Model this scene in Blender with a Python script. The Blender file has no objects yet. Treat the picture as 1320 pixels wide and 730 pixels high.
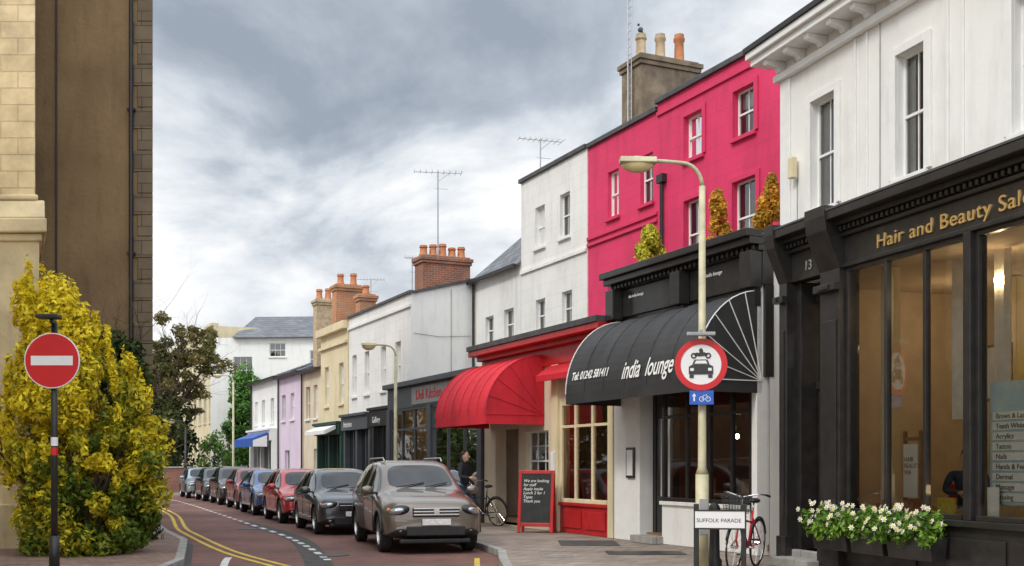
import bpy, bmesh, math, random
import numpy as np
from mathutils import Vector, Matrix
random.seed(7); np.random.seed(7)
SC=bpy.context.scene
COL=SC.collection
SC.view_settings.view_transform='Standard'
SC.view_settings.look='None'
# ------------------------------------------------------------ materials
def nodes_of(m):
    m.use_nodes=True
    nt=m.node_tree
    return nt, nt.nodes, nt.links, nt.nodes.get('Principled BSDF')
def rgb(c): return (c[0],c[1],c[2],1)
def mat(name,c,rough=.7,var=.15,scale=3.0,bump=0.0,bscale=30,metal=0,streak=0,spec=.5,coat=0,joints=None,stain=0):
    m=bpy.data.materials.new(name); nt,N,L,P=nodes_of(m)
    P.inputs['Roughness'].default_value=rough
    P.inputs['Metallic'].default_value=metal
    P.inputs['Specular IOR Level'].default_value=spec
    if coat: P.inputs['Coat Weight'].default_value=coat; P.inputs['Coat Roughness'].default_value=.05
    tc=N.new('ShaderNodeTexCoord')
    nz=N.new('ShaderNodeTexNoise'); nz.inputs['Scale'].default_value=scale; nz.inputs['Detail'].default_value=6
    L.new(tc.outputs['Object'],nz.inputs['Vector'])
    mr=N.new('ShaderNodeMapRange'); mr.inputs['From Min'].default_value=.3; mr.inputs['From Max'].default_value=.7
    mr.inputs['To Min'].default_value=1-var; mr.inputs['To Max'].default_value=1+var
    L.new(nz.outputs['Fac'],mr.inputs['Value'])
    val=mr.outputs['Result']
    def mulv(a,b):
        mu=N.new('ShaderNodeMath'); mu.operation='MULTIPLY'; L.new(a,mu.inputs[0]); L.new(b,mu.inputs[1]); return mu.outputs[0]
    if streak:
        mp=N.new('ShaderNodeMapping'); mp.inputs['Scale'].default_value=(3.2,3.2,.6)
        L.new(tc.outputs['Object'],mp.inputs['Vector'])
        n2=N.new('ShaderNodeTexNoise'); n2.inputs['Scale'].default_value=1.0; n2.inputs['Detail'].default_value=8; n2.inputs['Roughness'].default_value=.62
        L.new(mp.outputs['Vector'],n2.inputs['Vector'])
        m2=N.new('ShaderNodeMapRange'); m2.inputs['From Min'].default_value=.30; m2.inputs['From Max'].default_value=.50
        m2.inputs['To Min'].default_value=1-streak; m2.inputs['To Max'].default_value=1.0
        L.new(n2.outputs['Fac'],m2.inputs['Value']); val=mulv(val,m2.outputs['Result'])
    hgt=None
    if joints:
        sx=N.new('ShaderNodeSeparateXYZ'); cx=N.new('ShaderNodeCombineXYZ'); L.new(tc.outputs['Object'],sx.inputs[0])
        ad=N.new('ShaderNodeMath'); ad.operation='ADD'; L.new(sx.outputs['X'],ad.inputs[0]); L.new(sx.outputs['Y'],ad.inputs[1])
        L.new(ad.outputs[0],cx.inputs['X']); L.new(sx.outputs['Z'],cx.inputs['Y'])
        b=N.new('ShaderNodeTexBrick'); b.inputs['Scale'].default_value=1; b.inputs['Brick Width'].default_value=joints[0]; b.inputs['Row Height'].default_value=joints[1]
        b.inputs['Mortar Size'].default_value=.007; b.inputs['Color1'].default_value=(1,1,1,1); b.inputs['Color2'].default_value=(.97,.97,.97,1); b.inputs['Mortar'].default_value=(joints[2],)*3+(1,)
        L.new(cx.outputs[0],b.inputs['Vector']); val=mulv(val,b.outputs['Color'])
    vm=N.new('ShaderNodeVectorMath'); vm.operation='SCALE'
    vm.inputs[0].default_value=c[:3]
    L.new(val,vm.inputs['Scale'])
    colo=vm.outputs['Vector']
    if stain:
        n3=N.new('ShaderNodeTexNoise'); n3.inputs['Scale'].default_value=.55; n3.inputs['Detail'].default_value=10; n3.inputs['Roughness'].default_value=.7
        L.new(tc.outputs['Object'],n3.inputs['Vector'])
        m3=N.new('ShaderNodeMapRange'); m3.inputs['From Min'].default_value=.52; m3.inputs['From Max'].default_value=.75; m3.inputs['To Min'].default_value=0; m3.inputs['To Max'].default_value=stain
        L.new(n3.outputs['Fac'],m3.inputs['Value'])
        mx=N.new('ShaderNodeMixRGB'); mx.inputs[2].default_value=(c[0]*.55,c[1]*.52,c[2]*.45,1); L.new(m3.outputs['Result'],mx.inputs[0]); L.new(colo,mx.inputs[1]); colo=mx.outputs[0]
    L.new(colo,P.inputs['Base Color'])
    if bump:
        nb=N.new('ShaderNodeTexNoise'); nb.inputs['Scale'].default_value=bscale; nb.inputs['Detail'].default_value=4
        L.new(tc.outputs['Object'],nb.inputs['Vector'])
        b=N.new('ShaderNodeBump'); b.inputs['Strength'].default_value=bump; b.inputs['Distance'].default_value=.02
        L.new(nb.outputs['Fac'],b.inputs['Height']); L.new(b.outputs['Normal'],P.inputs['Normal'])
    return m
def brickmat(name,c1,c2,mortar,bw,bh,msize=.01,axes='XZ',rough=.85,bump=.4,var=.25,rot=0):
    m=bpy.data.materials.new(name); nt,N,L,P=nodes_of(m)
    P.inputs['Roughness'].default_value=rough
    tc=N.new('ShaderNodeTexCoord'); sx=N.new('ShaderNodeSeparateXYZ'); cx=N.new('ShaderNodeCombineXYZ')
    L.new(tc.outputs['Object'],sx.inputs[0])
    if axes=='XZ':
        ad=N.new('ShaderNodeMath'); ad.operation='ADD'
        L.new(sx.outputs['X'],ad.inputs[0]); L.new(sx.outputs['Y'],ad.inputs[1])
        L.new(ad.outputs[0],cx.inputs['X']); L.new(sx.outputs['Z'],cx.inputs['Y'])
    else:
        L.new(sx.outputs['X'],cx.inputs['X']); L.new(sx.outputs['Y'],cx.inputs['Y'])
    mp=N.new('ShaderNodeMapping'); mp.inputs['Rotation'].default_value=(0,0,rot)
    L.new(cx.outputs[0],mp.inputs['Vector'])
    b=N.new('ShaderNodeTexBrick'); b.inputs['Scale'].default_value=1
    b.inputs['Brick Width'].default_value=bw; b.inputs['Row Height'].default_value=bh
    b.inputs['Mortar Size'].default_value=msize; b.inputs['Mortar Smooth'].default_value=.3
    b.inputs['Color1'].default_value=rgb(c1); b.inputs['Color2'].default_value=rgb(c2); b.inputs['Mortar'].default_value=rgb(mortar)
    L.new(mp.outputs[0],b.inputs['Vector'])
    nz=N.new('ShaderNodeTexNoise'); nz.inputs['Scale'].default_value=1.3; nz.inputs['Detail'].default_value=9; nz.inputs['Roughness'].default_value=.65
    L.new(tc.outputs['Object'],nz.inputs['Vector'])
    mr=N.new('ShaderNodeMapRange'); mr.inputs['From Min'].default_value=.3; mr.inputs['From Max'].default_value=.7
    mr.inputs['To Min'].default_value=1-var; mr.inputs['To Max'].default_value=1+var
    L.new(nz.outputs['Fac'],mr.inputs['Value'])
    vm=N.new('ShaderNodeVectorMath'); vm.operation='SCALE'
    L.new(b.outputs['Color'],vm.inputs[0]); L.new(mr.outputs['Result'],vm.inputs['Scale'])
    L.new(vm.outputs['Vector'],P.inputs['Base Color'])
    bp=N.new('ShaderNodeBump'); bp.inputs['Strength'].default_value=bump; bp.inputs['Distance'].default_value=.01; bp.invert=True
    nf=N.new('ShaderNodeTexNoise'); nf.inputs['Scale'].default_value=14; nf.inputs['Detail'].default_value=5; L.new(tc.outputs['Object'],nf.inputs['Vector'])
    ma=N.new('ShaderNodeMath'); ma.operation='MULTIPLY_ADD'; ma.inputs[1].default_value=.5; L.new(nf.outputs['Fac'],ma.inputs[0]); L.new(b.outputs['Fac'],ma.inputs[2])
    L.new(ma.outputs[0],bp.inputs['Height']); L.new(bp.outputs['Normal'],P.inputs['Normal'])
    return m
def emis(name,c,s):
    m=bpy.data.materials.new(name); nt,N,L,P=nodes_of(m)
    P.inputs['Base Color'].default_value=rgb(c); P.inputs['Emission Color'].default_value=rgb(c); P.inputs['Emission Strength'].default_value=s
    return m
def glassmat(name,tint=(.75,.8,.78),f0=.10):
    m=bpy.data.materials.new(name); nt,N,L,P=nodes_of(m)
    N.remove(P); out=N.get('Material Output')
    t=N.new('ShaderNodeBsdfTransparent'); t.inputs[0].default_value=rgb(tint)
    g=N.new('ShaderNodeBsdfGlossy'); g.inputs['Roughness'].default_value=.02; g.inputs['Color'].default_value=(1,1,1,1)
    lw=N.new('ShaderNodeFresnel'); lw.inputs['IOR'].default_value=1.5
    ad=N.new('ShaderNodeMath'); ad.operation='ADD'; ad.inputs[1].default_value=f0; ad.use_clamp=True
    L.new(lw.outputs[0],ad.inputs[0])
    tc=N.new('ShaderNodeTexCoord'); nz=N.new('ShaderNodeTexNoise'); nz.inputs['Scale'].default_value=.8
    L.new(tc.outputs['Object'],nz.inputs['Vector'])
    bp=N.new('ShaderNodeBump'); bp.inputs['Strength'].default_value=.06; bp.inputs['Distance'].default_value=.1
    L.new(nz.outputs['Fac'],bp.inputs['Height']); L.new(bp.outputs['Normal'],g.inputs['Normal'])
    mx=N.new('ShaderNodeMixShader')
    L.new(ad.outputs[0],mx.inputs[0]); L.new(t.outputs[0],mx.inputs[1]); L.new(g.outputs[0],mx.inputs[2]); L.new(mx.outputs[0],out.inputs[0])
    return m
M={}
M['white']=mat('white_stucco',(.83,.83,.80),.75,.03,.9,.15,25,streak=.12,stain=.25)
M['white2']=mat('white_paint_wall',(.80,.80,.78),.75,.04,.8,.15,25,streak=.16,stain=.4)
M['whitej']=mat('white_scored_stucco',(.83,.83,.80),.75,.03,.9,.15,25,streak=.12,joints=(.75,.38,.86),stain=.3)
M['trim']=mat('white_trim',(.82,.82,.80),.5,.04,5)
M['pink']=mat('pink_stucco',(.72,.035,.13),.7,.07,.9,.15,22,streak=.14,joints=(.72,.36,.84),stain=.3)
M['pinkd']=mat('pink_trim',(.64,.03,.115),.6,.08,3)
M['cream']=mat('cream_stucco',(.74,.64,.42),.8,.08,1.0,.15,25,streak=.14,stain=.3)
M['beige']=mat('beige_stucco',(.70,.60,.44),.8,.08,1.0,.15,25,streak=.14,stain=.3)
M['lilac']=mat('lilac_stucco',(.70,.58,.70),.8,.06,1.0,streak=.10)
M['black']=mat('black_paint',(.022,.020,.019),.36,.3,6,.08,15,coat=.2)
M['blackm']=mat('black_metal',(.02,.02,.02),.45,.3,8)
M['dgrey']=mat('charcoal_paint',(.07,.08,.09),.45,.15,5)
M['redp']=mat('red_paint',(.48,.018,.02),.4,.15,4,.05,20,streak=.2)
M['redc']=mat('red_canvas',(.60,.014,.03),.75,.12,1.5,.25,60,streak=.25)
M['blkc']=mat('black_canvas',(.028,.028,.029),.65,.3,2,.2,60,streak=.25)
M['slate']=brickmat('slate_roof',(.13,.14,.16),(.19,.20,.22),(.06,.06,.07),.35,.22,.012)
M['lead']=mat('lead_flashing',(.07,.07,.075),.6,.3,4,.1)
M['brick']=brickmat('red_brick',(.36,.12,.06),(.28,.09,.05),(.32,.27,.22),.225,.075)
M['brickw']=brickmat('wall_brick',(.25,.08,.05),(.2,.065,.045),(.25,.2,.17),.225,.075)
M['obrick']=brickmat('orange_brick',(.55,.22,.09),(.45,.17,.07),(.4,.33,.25),.225,.075)
M['terra']=mat('terracotta',(.50,.20,.09),.8,.25,6,.2)
M['buff']=mat('buff_clay',(.50,.38,.24),.8,.25,6,.2)
M['stack']=mat('weathered_render',(.22,.17,.12),.9,.35,3,.5,18,streak=.3)
M['ashlar']=brickmat('limestone_ashlar',(.72,.58,.35),(.62,.49,.29),(.56,.44,.27),.62,.30,.012,bump=.9,var=.33)
M['stone']=mat('smooth_limestone',(.70,.58,.36),.9,.24,1.3,.6,9,streak=.22,stain=.45)
M['brown']=mat('brown_render',(.27,.185,.10),.95,.26,.7,.7,10,streak=.22,stain=.5)
M['quoin']=brickmat('dark_quoin',(.20,.155,.10),(.15,.115,.075),(.09,.07,.05),.5,.3,.012)
M['kerb']=mat('kerb_stone',(.32,.31,.29),.85,.2,4,.3,30,joints=(.9,3,.4))
M['curtain']=mat('curtain',(.75,.73,.68),.9,.1,6)
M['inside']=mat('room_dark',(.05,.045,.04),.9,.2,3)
M['warmroom']=mat('restaurant_wall',(.22,.10,.07),.9,.2,3)
M['room']=mat('room_wall',(.66,.56,.43),.9,.1,3)
M['floor']=mat('floor_wood',(.22,.13,.07),.5,.2,3)
M['glass']=glassmat('window_glass')
M['shopglass']=glassmat('shop_glass',(.90,.92,.90),.04)
M['gold']=mat('gold_lettering',(.62,.42,.16),.4,.05,4,metal=.3)
M['wtext']=mat('white_lettering',(.8,.8,.78),.5,.03,4)
M['grey']=mat('grey_paint',(.32,.33,.33),.5,.15,5)
M['pole']=mat('lamp_column_paint',(.50,.46,.30),.5,.22,5,.1,stain=.4)
M['bowl']=mat('lamp_bowl',(.62,.50,.25),.2,.15,10)
M['steel']=mat('galvanised_steel',(.42,.43,.44),.4,.15,10,metal=.7)
M['chrome']=mat('chrome',(.8,.8,.82),.12,.02,5,metal=1)
M['signred']=mat('sign_red',(.60,.015,.02),.35,.04,4)
M['signwhite']=mat('sign_white',(.82,.82,.82),.35,.03,4)
M['signblue']=mat('sign_blue',(.02,.11,.5),.35,.03,4)
M['tyre']=mat('tyre_rubber',(.018,.018,.018),.8,.2,10)
M['rim']=mat('alloy_rim',(.45,.46,.47),.3,.05,5,metal=.9)
M['lens']=mat('headlamp_lens',(.42,.44,.46),.08,.45,28,metal=.6,coat=1)
M['amber']=mat('amber_lens',(.6,.2,.02),.2,.05,4)
M['plate']=mat('number_plate',(.75,.75,.73),.4,.15,20)
M['skin']=mat('skin',(.60,.37,.27),.55,.08,8)
M['hair']=mat('dark_hair',(.02,.014,.01),.6,.3,20)
M['cloth']=mat('dark_cloth',(.03,.03,.04),.9,.2,8)
M['denim']=mat('denim',(.04,.06,.12),.9,.2,8)
M['chalk']=mat('chalkboard',(.025,.027,.027),.8,.3,5)
M['yellow']=mat('yellow_paint',(.60,.42,.06),.8,.25,6,.2,30,stain=.6)
M['wline']=mat('white_road_paint',(.60,.60,.57),.8,.25,5,.2,30,stain=.6)
M['bark']=mat('bark',(.09,.065,.045),.95,.3,6,.6,20)
M['soil']=mat('soil',(.05,.035,.025),.95,.3,6)
M['blue']=mat('blue_paint',(.03,.10,.38),.5,.1,5)
M['bulb']=emis('warm_bulb',(1,.70,.38),45)
M['bulb2']=emis('small_warm_bulb',(1,.62,.28),25)
M['paleblue']=mat('pale_blue_panel',(.45,.60,.68),.5,.05,5)
M['yellowcard']=mat('yellow_card',(.7,.55,.08),.6,.05,5)
M['wood']=mat('wood_frame',(.30,.17,.08),.5,.2,6)
# road
def roadmat():
    m=bpy.data.materials.new('asphalt_road'); nt,N,L,P=nodes_of(m)
    tc=N.new('ShaderNodeTexCoord')
    def nz(s,d=8,r=.6):
        n=N.new('ShaderNodeTexNoise'); n.inputs['Scale'].default_value=s; n.inputs['Detail'].default_value=d; n.inputs['Roughness'].default_value=r
        L.new(tc.outputs['Object'],n.inputs['Vector']); return n
    a=nz(.35); b=nz(60,3); c=nz(3)
    cr=N.new('ShaderNodeValToRGB'); e=cr.color_ramp.elements
    e[0].position=.3; e[0].color=(.115,.062,.052,1); e[1].position=.7; e[1].color=(.215,.112,.092,1)
    L.new(a.outputs['Fac'],cr.inputs[0])
    mx=N.new('ShaderNodeMixRGB'); mx.blend_type='OVERLAY'; mx.inputs[0].default_value=.55
    L.new(cr.outputs[0],mx.inputs[1]); L.new(b.outputs['Fac'],mx.inputs[2])
    mx2=N.new('ShaderNodeMixRGB'); mx2.blend_type='OVERLAY'; mx2.inputs[0].default_value=.5
    L.new(mx.outputs[0],mx2.inputs[1]); L.new(c.outputs['Fac'],mx2.inputs[2])
    L.new(mx2.outputs[0],P.inputs['Base Color'])
    P.inputs['Roughness'].default_value=.85; P.inputs['Specular IOR Level'].default_value=.3
    bp=N.new('ShaderNodeBump'); bp.inputs['Strength'].default_value=.35; bp.inputs['Distance'].default_value=.01
    L.new(b.outputs['Fac'],bp.inputs['Height']); L.new(bp.outputs['Normal'],P.inputs['Normal'])
    return m
M['road']=roadmat()
M['tar']=mat('dark_tarmac',(.06,.055,.052),.9,.3,4,.3,40)
M['pave']=brickmat('paving_slabs',(.29,.235,.195),(.22,.18,.15),(.11,.09,.08),.6,.45,.012,axes='XY',rot=math.radians(25),bump=.5,var=.35)
M['pavel']=brickmat('brick_pavers',(.28,.18,.135),(.20,.135,.105),(.11,.09,.075),.2,.1,.008,axes='XY',rot=math.radians(20),bump=.5,var=.35)
M['grass']=mat('rough_grass',(.07,.09,.03),.95,.4,2,.5,10)
def paint(name,c,metal=.5,rough=.32):
    m=bpy.data.materials.new(name); nt,N,L,P=nodes_of(m)
    P.inputs['Metallic'].default_value=metal; P.inputs['Roughness'].default_value=rough
    P.inputs['Coat Weight'].default_value=1; P.inputs['Coat Roughness'].default_value=.04
    tc=N.new('ShaderNodeTexCoord'); nz=N.new('ShaderNodeTexNoise'); nz.inputs['Scale'].default_value=2.5; nz.inputs['Detail'].default_value=6
    L.new(tc.outputs['Object'],nz.inputs['Vector'])
    sx=N.new('ShaderNodeSeparateXYZ'); L.new(tc.outputs['Object'],sx.inputs[0])
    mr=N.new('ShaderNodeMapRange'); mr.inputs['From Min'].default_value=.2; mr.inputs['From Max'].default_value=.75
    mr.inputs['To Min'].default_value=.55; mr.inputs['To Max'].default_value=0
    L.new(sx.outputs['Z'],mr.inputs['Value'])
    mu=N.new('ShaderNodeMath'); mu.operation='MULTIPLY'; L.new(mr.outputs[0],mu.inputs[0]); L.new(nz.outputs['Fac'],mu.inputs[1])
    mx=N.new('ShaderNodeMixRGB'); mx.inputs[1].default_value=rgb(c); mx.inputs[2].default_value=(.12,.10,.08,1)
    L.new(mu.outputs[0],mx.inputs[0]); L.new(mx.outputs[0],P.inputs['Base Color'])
    return m
cg=bpy.data.materials.new('car_glass'); nt,N,L,P=nodes_of(cg)
P.inputs['Base Color'].default_value=(.012,.014,.016,1); P.inputs['Roughness'].default_value=.03; P.inputs['Specular IOR Level'].default_value=.6
M['carglass']=cg
def leafmat(name):
    m=bpy.data.materials.new(name); nt,N,L,P=nodes_of(m)
    at=N.new('ShaderNodeAttribute'); at.attribute_name='Col'
    L.new(at.outputs['Color'],P.inputs['Base Color']); P.inputs['Roughness'].default_value=.6
    P.inputs['Specular IOR Level'].default_value=.3
    out=N.get('Material Output'); tr=N.new('ShaderNodeBsdfTranslucent'); L.new(at.outputs['Color'],tr.inputs[0])
    ms=N.new('ShaderNodeMixShader'); ms.inputs[0].default_value=.3
    L.new(P.outputs[0],ms.inputs[1]); L.new(tr.outputs[0],ms.inputs[2]); L.new(ms.outputs[0],out.inputs[0])
    return m
M['leaf']=leafmat('leaves')
# ------------------------------------------------------------ mesh helpers
def empty(name,loc=(0,0,0),rotz=0,parent=None):
    o=bpy.data.objects.new(name,None); COL.objects.link(o); o.location=loc; o.rotation_euler=(0,0,rotz)
    o.empty_display_size=.2
    if parent: o.parent=parent
    return o
def mkobj(name,verts,faces,mats,parent=None,smooth=False,bevel=0,midx=None):
    me=bpy.data.meshes.new(name); me.from_pydata([tuple(v) for v in verts],[],faces)
    if not isinstance(mats,(list,tuple)): mats=[mats]
    for m in mats: me.materials.append(m)
    if midx: me.polygons.foreach_set('material_index',midx)
    if smooth: me.polygons.foreach_set('use_smooth',[True]*len(me.polygons))
    me.update()
    o=bpy.data.objects.new(name,me); COL.objects.link(o)
    if parent: o.parent=parent
    if bevel:
        b=o.modifiers.new('bevel','BEVEL'); b.width=bevel; b.segments=2; b.limit_method='ANGLE'
    return o
class Part:
    def __init__(s,parent,name,m,bevel=0): s.p=parent;s.n=name;s.m=m;s.v=[];s.f=[];s.b=bevel
    def box(s,x0,x1,y0,y1,z0,z1,sk=0):
        # sk: skew of the footprint in plan (metres of x per metre of y)
        if x0>x1:x0,x1=x1,x0
        if y0>y1:y0,y1=y1,y0
        if z0>z1:z0,z1=z1,z0
        n=len(s.v); d=sk*y1; c=sk*y0
        s.v+=[(x0+c,y0,z0),(x1+c,y0,z0),(x1+d,y1,z0),(x0+d,y1,z0),(x0+c,y0,z1),(x1+c,y0,z1),(x1+d,y1,z1),(x0+d,y1,z1)]
        s.f+=[(n,n+3,n+2,n+1),(n+4,n+5,n+6,n+7),(n,n+1,n+5,n+4),(n+1,n+2,n+6,n+5),(n+2,n+3,n+7,n+6),(n+3,n,n+4,n+7)]
        return s
    def poly(s,pts):
        n=len(s.v); s.v+=list(pts); s.f.append(tuple(range(n,n+len(pts)))); return s
    def prism(s,prof,x0,x1,sk=0):  # prof: list (y,z) extruded along x
        n=len(s.v); k=len(prof)
        s.v+=[(x0+sk*y,y,z) for y,z in prof]+[(x1+sk*y,y,z) for y,z in prof]
        s.f.append(tuple(range(n,n+k))); s.f.append(tuple(range(n+2*k-1,n+k-1,-1)))
        for i in range(k):
            j=(i+1)%k; s.f.append((n+i,n+k+i,n+k+j,n+j))
        return s
    def tube(s,pts,r,seg=8):
        rs=r if isinstance(r,(list,tuple)) else [r]*len(pts)
        n=len(s.v); P=[Vector(p) for p in pts]
        for i,p in enumerate(P):
            d=(P[min(i+1,len(P)-1)]-P[max(i-1,0)]).normalized()
            u=d.cross(Vector((0,0,1)))
            if u.length<.05: u=d.cross(Vector((1,0,0)))
            u.normalize(); w=d.cross(u)
            for k in range(seg):
                a=2*math.pi*k/seg; q=p+(u*math.cos(a)+w*math.sin(a))*rs[i]; s.v.append(tuple(q))
        for i in range(len(P)-1):
            for k in range(seg):
                k2=(k+1)%seg; s.f.append((n+i*seg+k,n+i*seg+k2,n+(i+1)*seg+k2,n+(i+1)*seg+k))
        s.f.append(tuple(n+k for k in range(seg))); s.f.append(tuple(n+(len(P)-1)*seg+k for k in reversed(range(seg))))
        return s
    def done(s,smooth=False):
        if not s.v: return None
        o=mkobj(s.n,s.v,s.f,s.m,s.p,smooth,s.b)
        bm=bmesh.new(); bm.from_mesh(o.data); bmesh.ops.recalc_face_normals(bm,faces=bm.faces); bm.to_mesh(o.data); bm.free()
        return o
def lathe(name,prof,m,parent,loc=(0,0,0),seg=24,rot=(0,0,0)):
    v=[];f=[]
    for r,z in prof:
        for k in range(seg):
            a=2*math.pi*k/seg; v.append((r*math.cos(a),r*math.sin(a),z))
    for i in range(len(prof)-1):
        for k in range(seg):
            k2=(k+1)%seg; f.append((i*seg+k,i*seg+k2,(i+1)*seg+k2,(i+1)*seg+k))
    f.append(tuple(reversed(range(seg)))); f.append(tuple((len(prof)-1)*seg+k for k in range(seg)))
    o=mkobj(name,v,f,m,parent,True); o.location=loc; o.rotation_euler=rot
    try: o.data.set_sharp_from_angle(angle=math.radians(40))
    except Exception: pass
    return o
def ball(name,m,parent,loc,sc,rot=(0,0,0),seg=16):
    me=bpy.data.meshes.new(name); bm=bmesh.new(); bmesh.ops.create_uvsphere(bm,u_segments=seg,v_segments=seg//2+2,radius=1)
    for f in bm.faces: f.smooth=True
    bm.to_mesh(me); bm.free(); me.materials.append(m)
    o=bpy.data.objects.new(name,me); COL.objects.link(o); o.parent=parent; o.location=loc; o.scale=sc; o.rotation_euler=rot
    return o
def text(parent,name,s,loc,size,m,align='LEFT',rot=(math.pi/2,0,0),ext=.006,shear=0,sx=1,sp=1):
    cu=bpy.data.curves.new(name,'FONT'); cu.body=s; cu.size=size; cu.extrude=ext; cu.align_x=align; cu.shear=shear; cu.space_character=sp
    cu.materials.append(m)
    o=bpy.data.objects.new(name,cu); COL.objects.link(o); o.parent=parent; o.location=loc; o.rotation_euler=rot; o.scale=(sx,1,1)
    return o
# ------------------------------------------------------------ facade system (local x along street, y into the building)
def wall(parent,name,m,x0,x1,y,z0,z1,ops,depth=.16):
    xs=sorted(set([x0,x1]+[o[0] for o in ops]+[o[1] for o in ops])); zs=sorted(set([z0,z1]+[o[2] for o in ops]+[o[3] for o in ops]))
    xs=[a for a in xs if x0<=a<=x1]; zs=[a for a in zs if z0<=a<=z1]
    p=Part(parent,name,m)
    for i in range(len(xs)-1):
        for j in range(len(zs)-1):
            cx=(xs[i]+xs[i+1])/2; cz=(zs[j]+zs[j+1])/2
            if any(o[0]<cx<o[1] and o[2]<cz<o[3] for o in ops): continue
            p.poly([(xs[i],y,zs[j]),(xs[i+1],y,zs[j]),(xs[i+1],y,zs[j+1]),(xs[i],y,zs[j+1])])
    for a,b,c,d in ops:
        e=y+depth
        p.poly([(a,y,c),(a,y,d),(a,e,d),(a,e,c)]); p.poly([(b,y,c),(b,e,c),(b,e,d),(b,y,d)])
        p.poly([(a,y,d),(b,y,d),(b,e,d),(a,e,d)]); p.poly([(a,y,c),(a,e,c),(b,e,c),(b,y,c)])
    o=mkobj(p.n,p.v,p.f,m,parent)
    return o
def sash(parent,x0,x1,z0,z1,y,fm,curt='sides',bars=(2,1),sill=None,deep=.16):
    f=Part(parent,'window_frame',fm); yy=y+deep-.05
    w=.04
    f.box(x0,x0+w,yy,yy+.05,z0,z1); f.box(x1-w,x1,yy,yy+.05,z0,z1); f.box(x0+w,x1-w,yy,yy+.05,z1-w,z1); f.box(x0+w,x1-w,yy,yy+.05,z0,z0+w)
    zm=(z0+z1)/2; f.box(x0+w,x1-w,yy-.012,yy+.05,zm-.02,zm+.02)
    for i in range(1,bars[0]):
        xx=x0+(x1-x0)*i/bars[0]; f.box(xx-.009,xx+.009,yy+.012,yy+.04,z0+w,z1-w)
    if bars[1]>1:
        for j in range(2*bars[1]-1):
            zz=z0+(z1-z0)*(j+1)/(2*bars[1])
            if abs(zz-zm)>.05: f.box(x0+w,x1-w,yy+.013,yy+.039,zz-.009,zz+.009)
    f.done()
    Part(parent,'window_glass',M['glass']).poly([(x0+w,yy+.03,z0+w),(x1-w,yy+.03,z0+w),(x1-w,yy+.03,z1-w),(x0+w,yy+.03,z1-w)]).done()
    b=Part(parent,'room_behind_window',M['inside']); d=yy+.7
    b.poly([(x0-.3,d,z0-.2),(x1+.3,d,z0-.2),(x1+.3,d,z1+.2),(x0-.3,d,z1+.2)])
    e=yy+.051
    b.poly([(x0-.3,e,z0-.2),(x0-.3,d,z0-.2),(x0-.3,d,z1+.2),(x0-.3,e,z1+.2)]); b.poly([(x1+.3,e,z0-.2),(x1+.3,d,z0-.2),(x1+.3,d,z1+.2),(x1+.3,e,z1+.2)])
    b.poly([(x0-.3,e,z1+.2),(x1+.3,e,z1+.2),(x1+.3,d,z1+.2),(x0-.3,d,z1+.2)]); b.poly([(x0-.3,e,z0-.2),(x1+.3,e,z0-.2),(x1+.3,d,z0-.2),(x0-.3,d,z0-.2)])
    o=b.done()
    if curt:
        c=Part(parent,'curtain',M['curtain']); cw=(x1-x0)
        def cur(a,bb,zlo):
            n=14; pts=[]
            for i in range(n+1):
                t=i/n; pts.append((a+(bb-a)*t, yy+.12+.02*math.sin(t*n*1.3)))
            for i in range(n):
                c.poly([(pts[i][0],pts[i][1],zlo),(pts[i+1][0],pts[i+1][1],zlo),(pts[i+1][0],pts[i+1][1],z1),(pts[i][0],pts[i][1],z1)])
        if curt=='sides':
            a=random.uniform(.2,.36); b_=random.uniform(.18,.34); cur(x0,x0+cw*a,z0); cur(x1-cw*b_,x1,z0)
        elif curt=='net': cur(x0,x1,z0)
        elif curt=='half': cur(x0,x1,z0); c.v=[(a,b_,(z0+(zz_-z0)*.55)) for a,b_,zz_ in c.v]
        elif curt=='blind': cur(x0,x1,z0+(z1-z0)*.65)
        c.done()
    if sill:
        Part(parent,'window_sill',sill,.008).box(x0-.07,x1+.07,y-.08,y-.002,z0-.09,z0-.005).done()
def shell(parent,m,x0,x1,y0,y1,z0,z1,roofm=None,roofz=None):
    p=Part(parent,'side_and_rear_walls',m)
    p.poly([(x0,y0,z0),(x0,y1,z0),(x0,y1,z1),(x0,y0,z1)]); p.poly([(x1,y0,z0),(x1,y0,z1),(x1,y1,z1),(x1,y1,z0)]); p.poly([(x0,y1,z0),(x1,y1,z0),(x1,y1,z1),(x0,y1,z1)])
    mkobj(p.n,p.v,p.f,m,parent)
    r=Part(parent,'flat_roof',roofm or M['lead']); zz=(roofz or z1-.25); r.box(x0+.01,x1-.01,y0+.01,y1-.01,zz-.1,zz).done()
def parapet(parent,m,x0,x1,y,z,proj=.08,h=.12,cap=None):
    Part(parent,'parapet_coping',cap or M['lead'],.01).box(x0,x1,y-proj,y+.3,z+.002,z+h).done()
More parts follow.
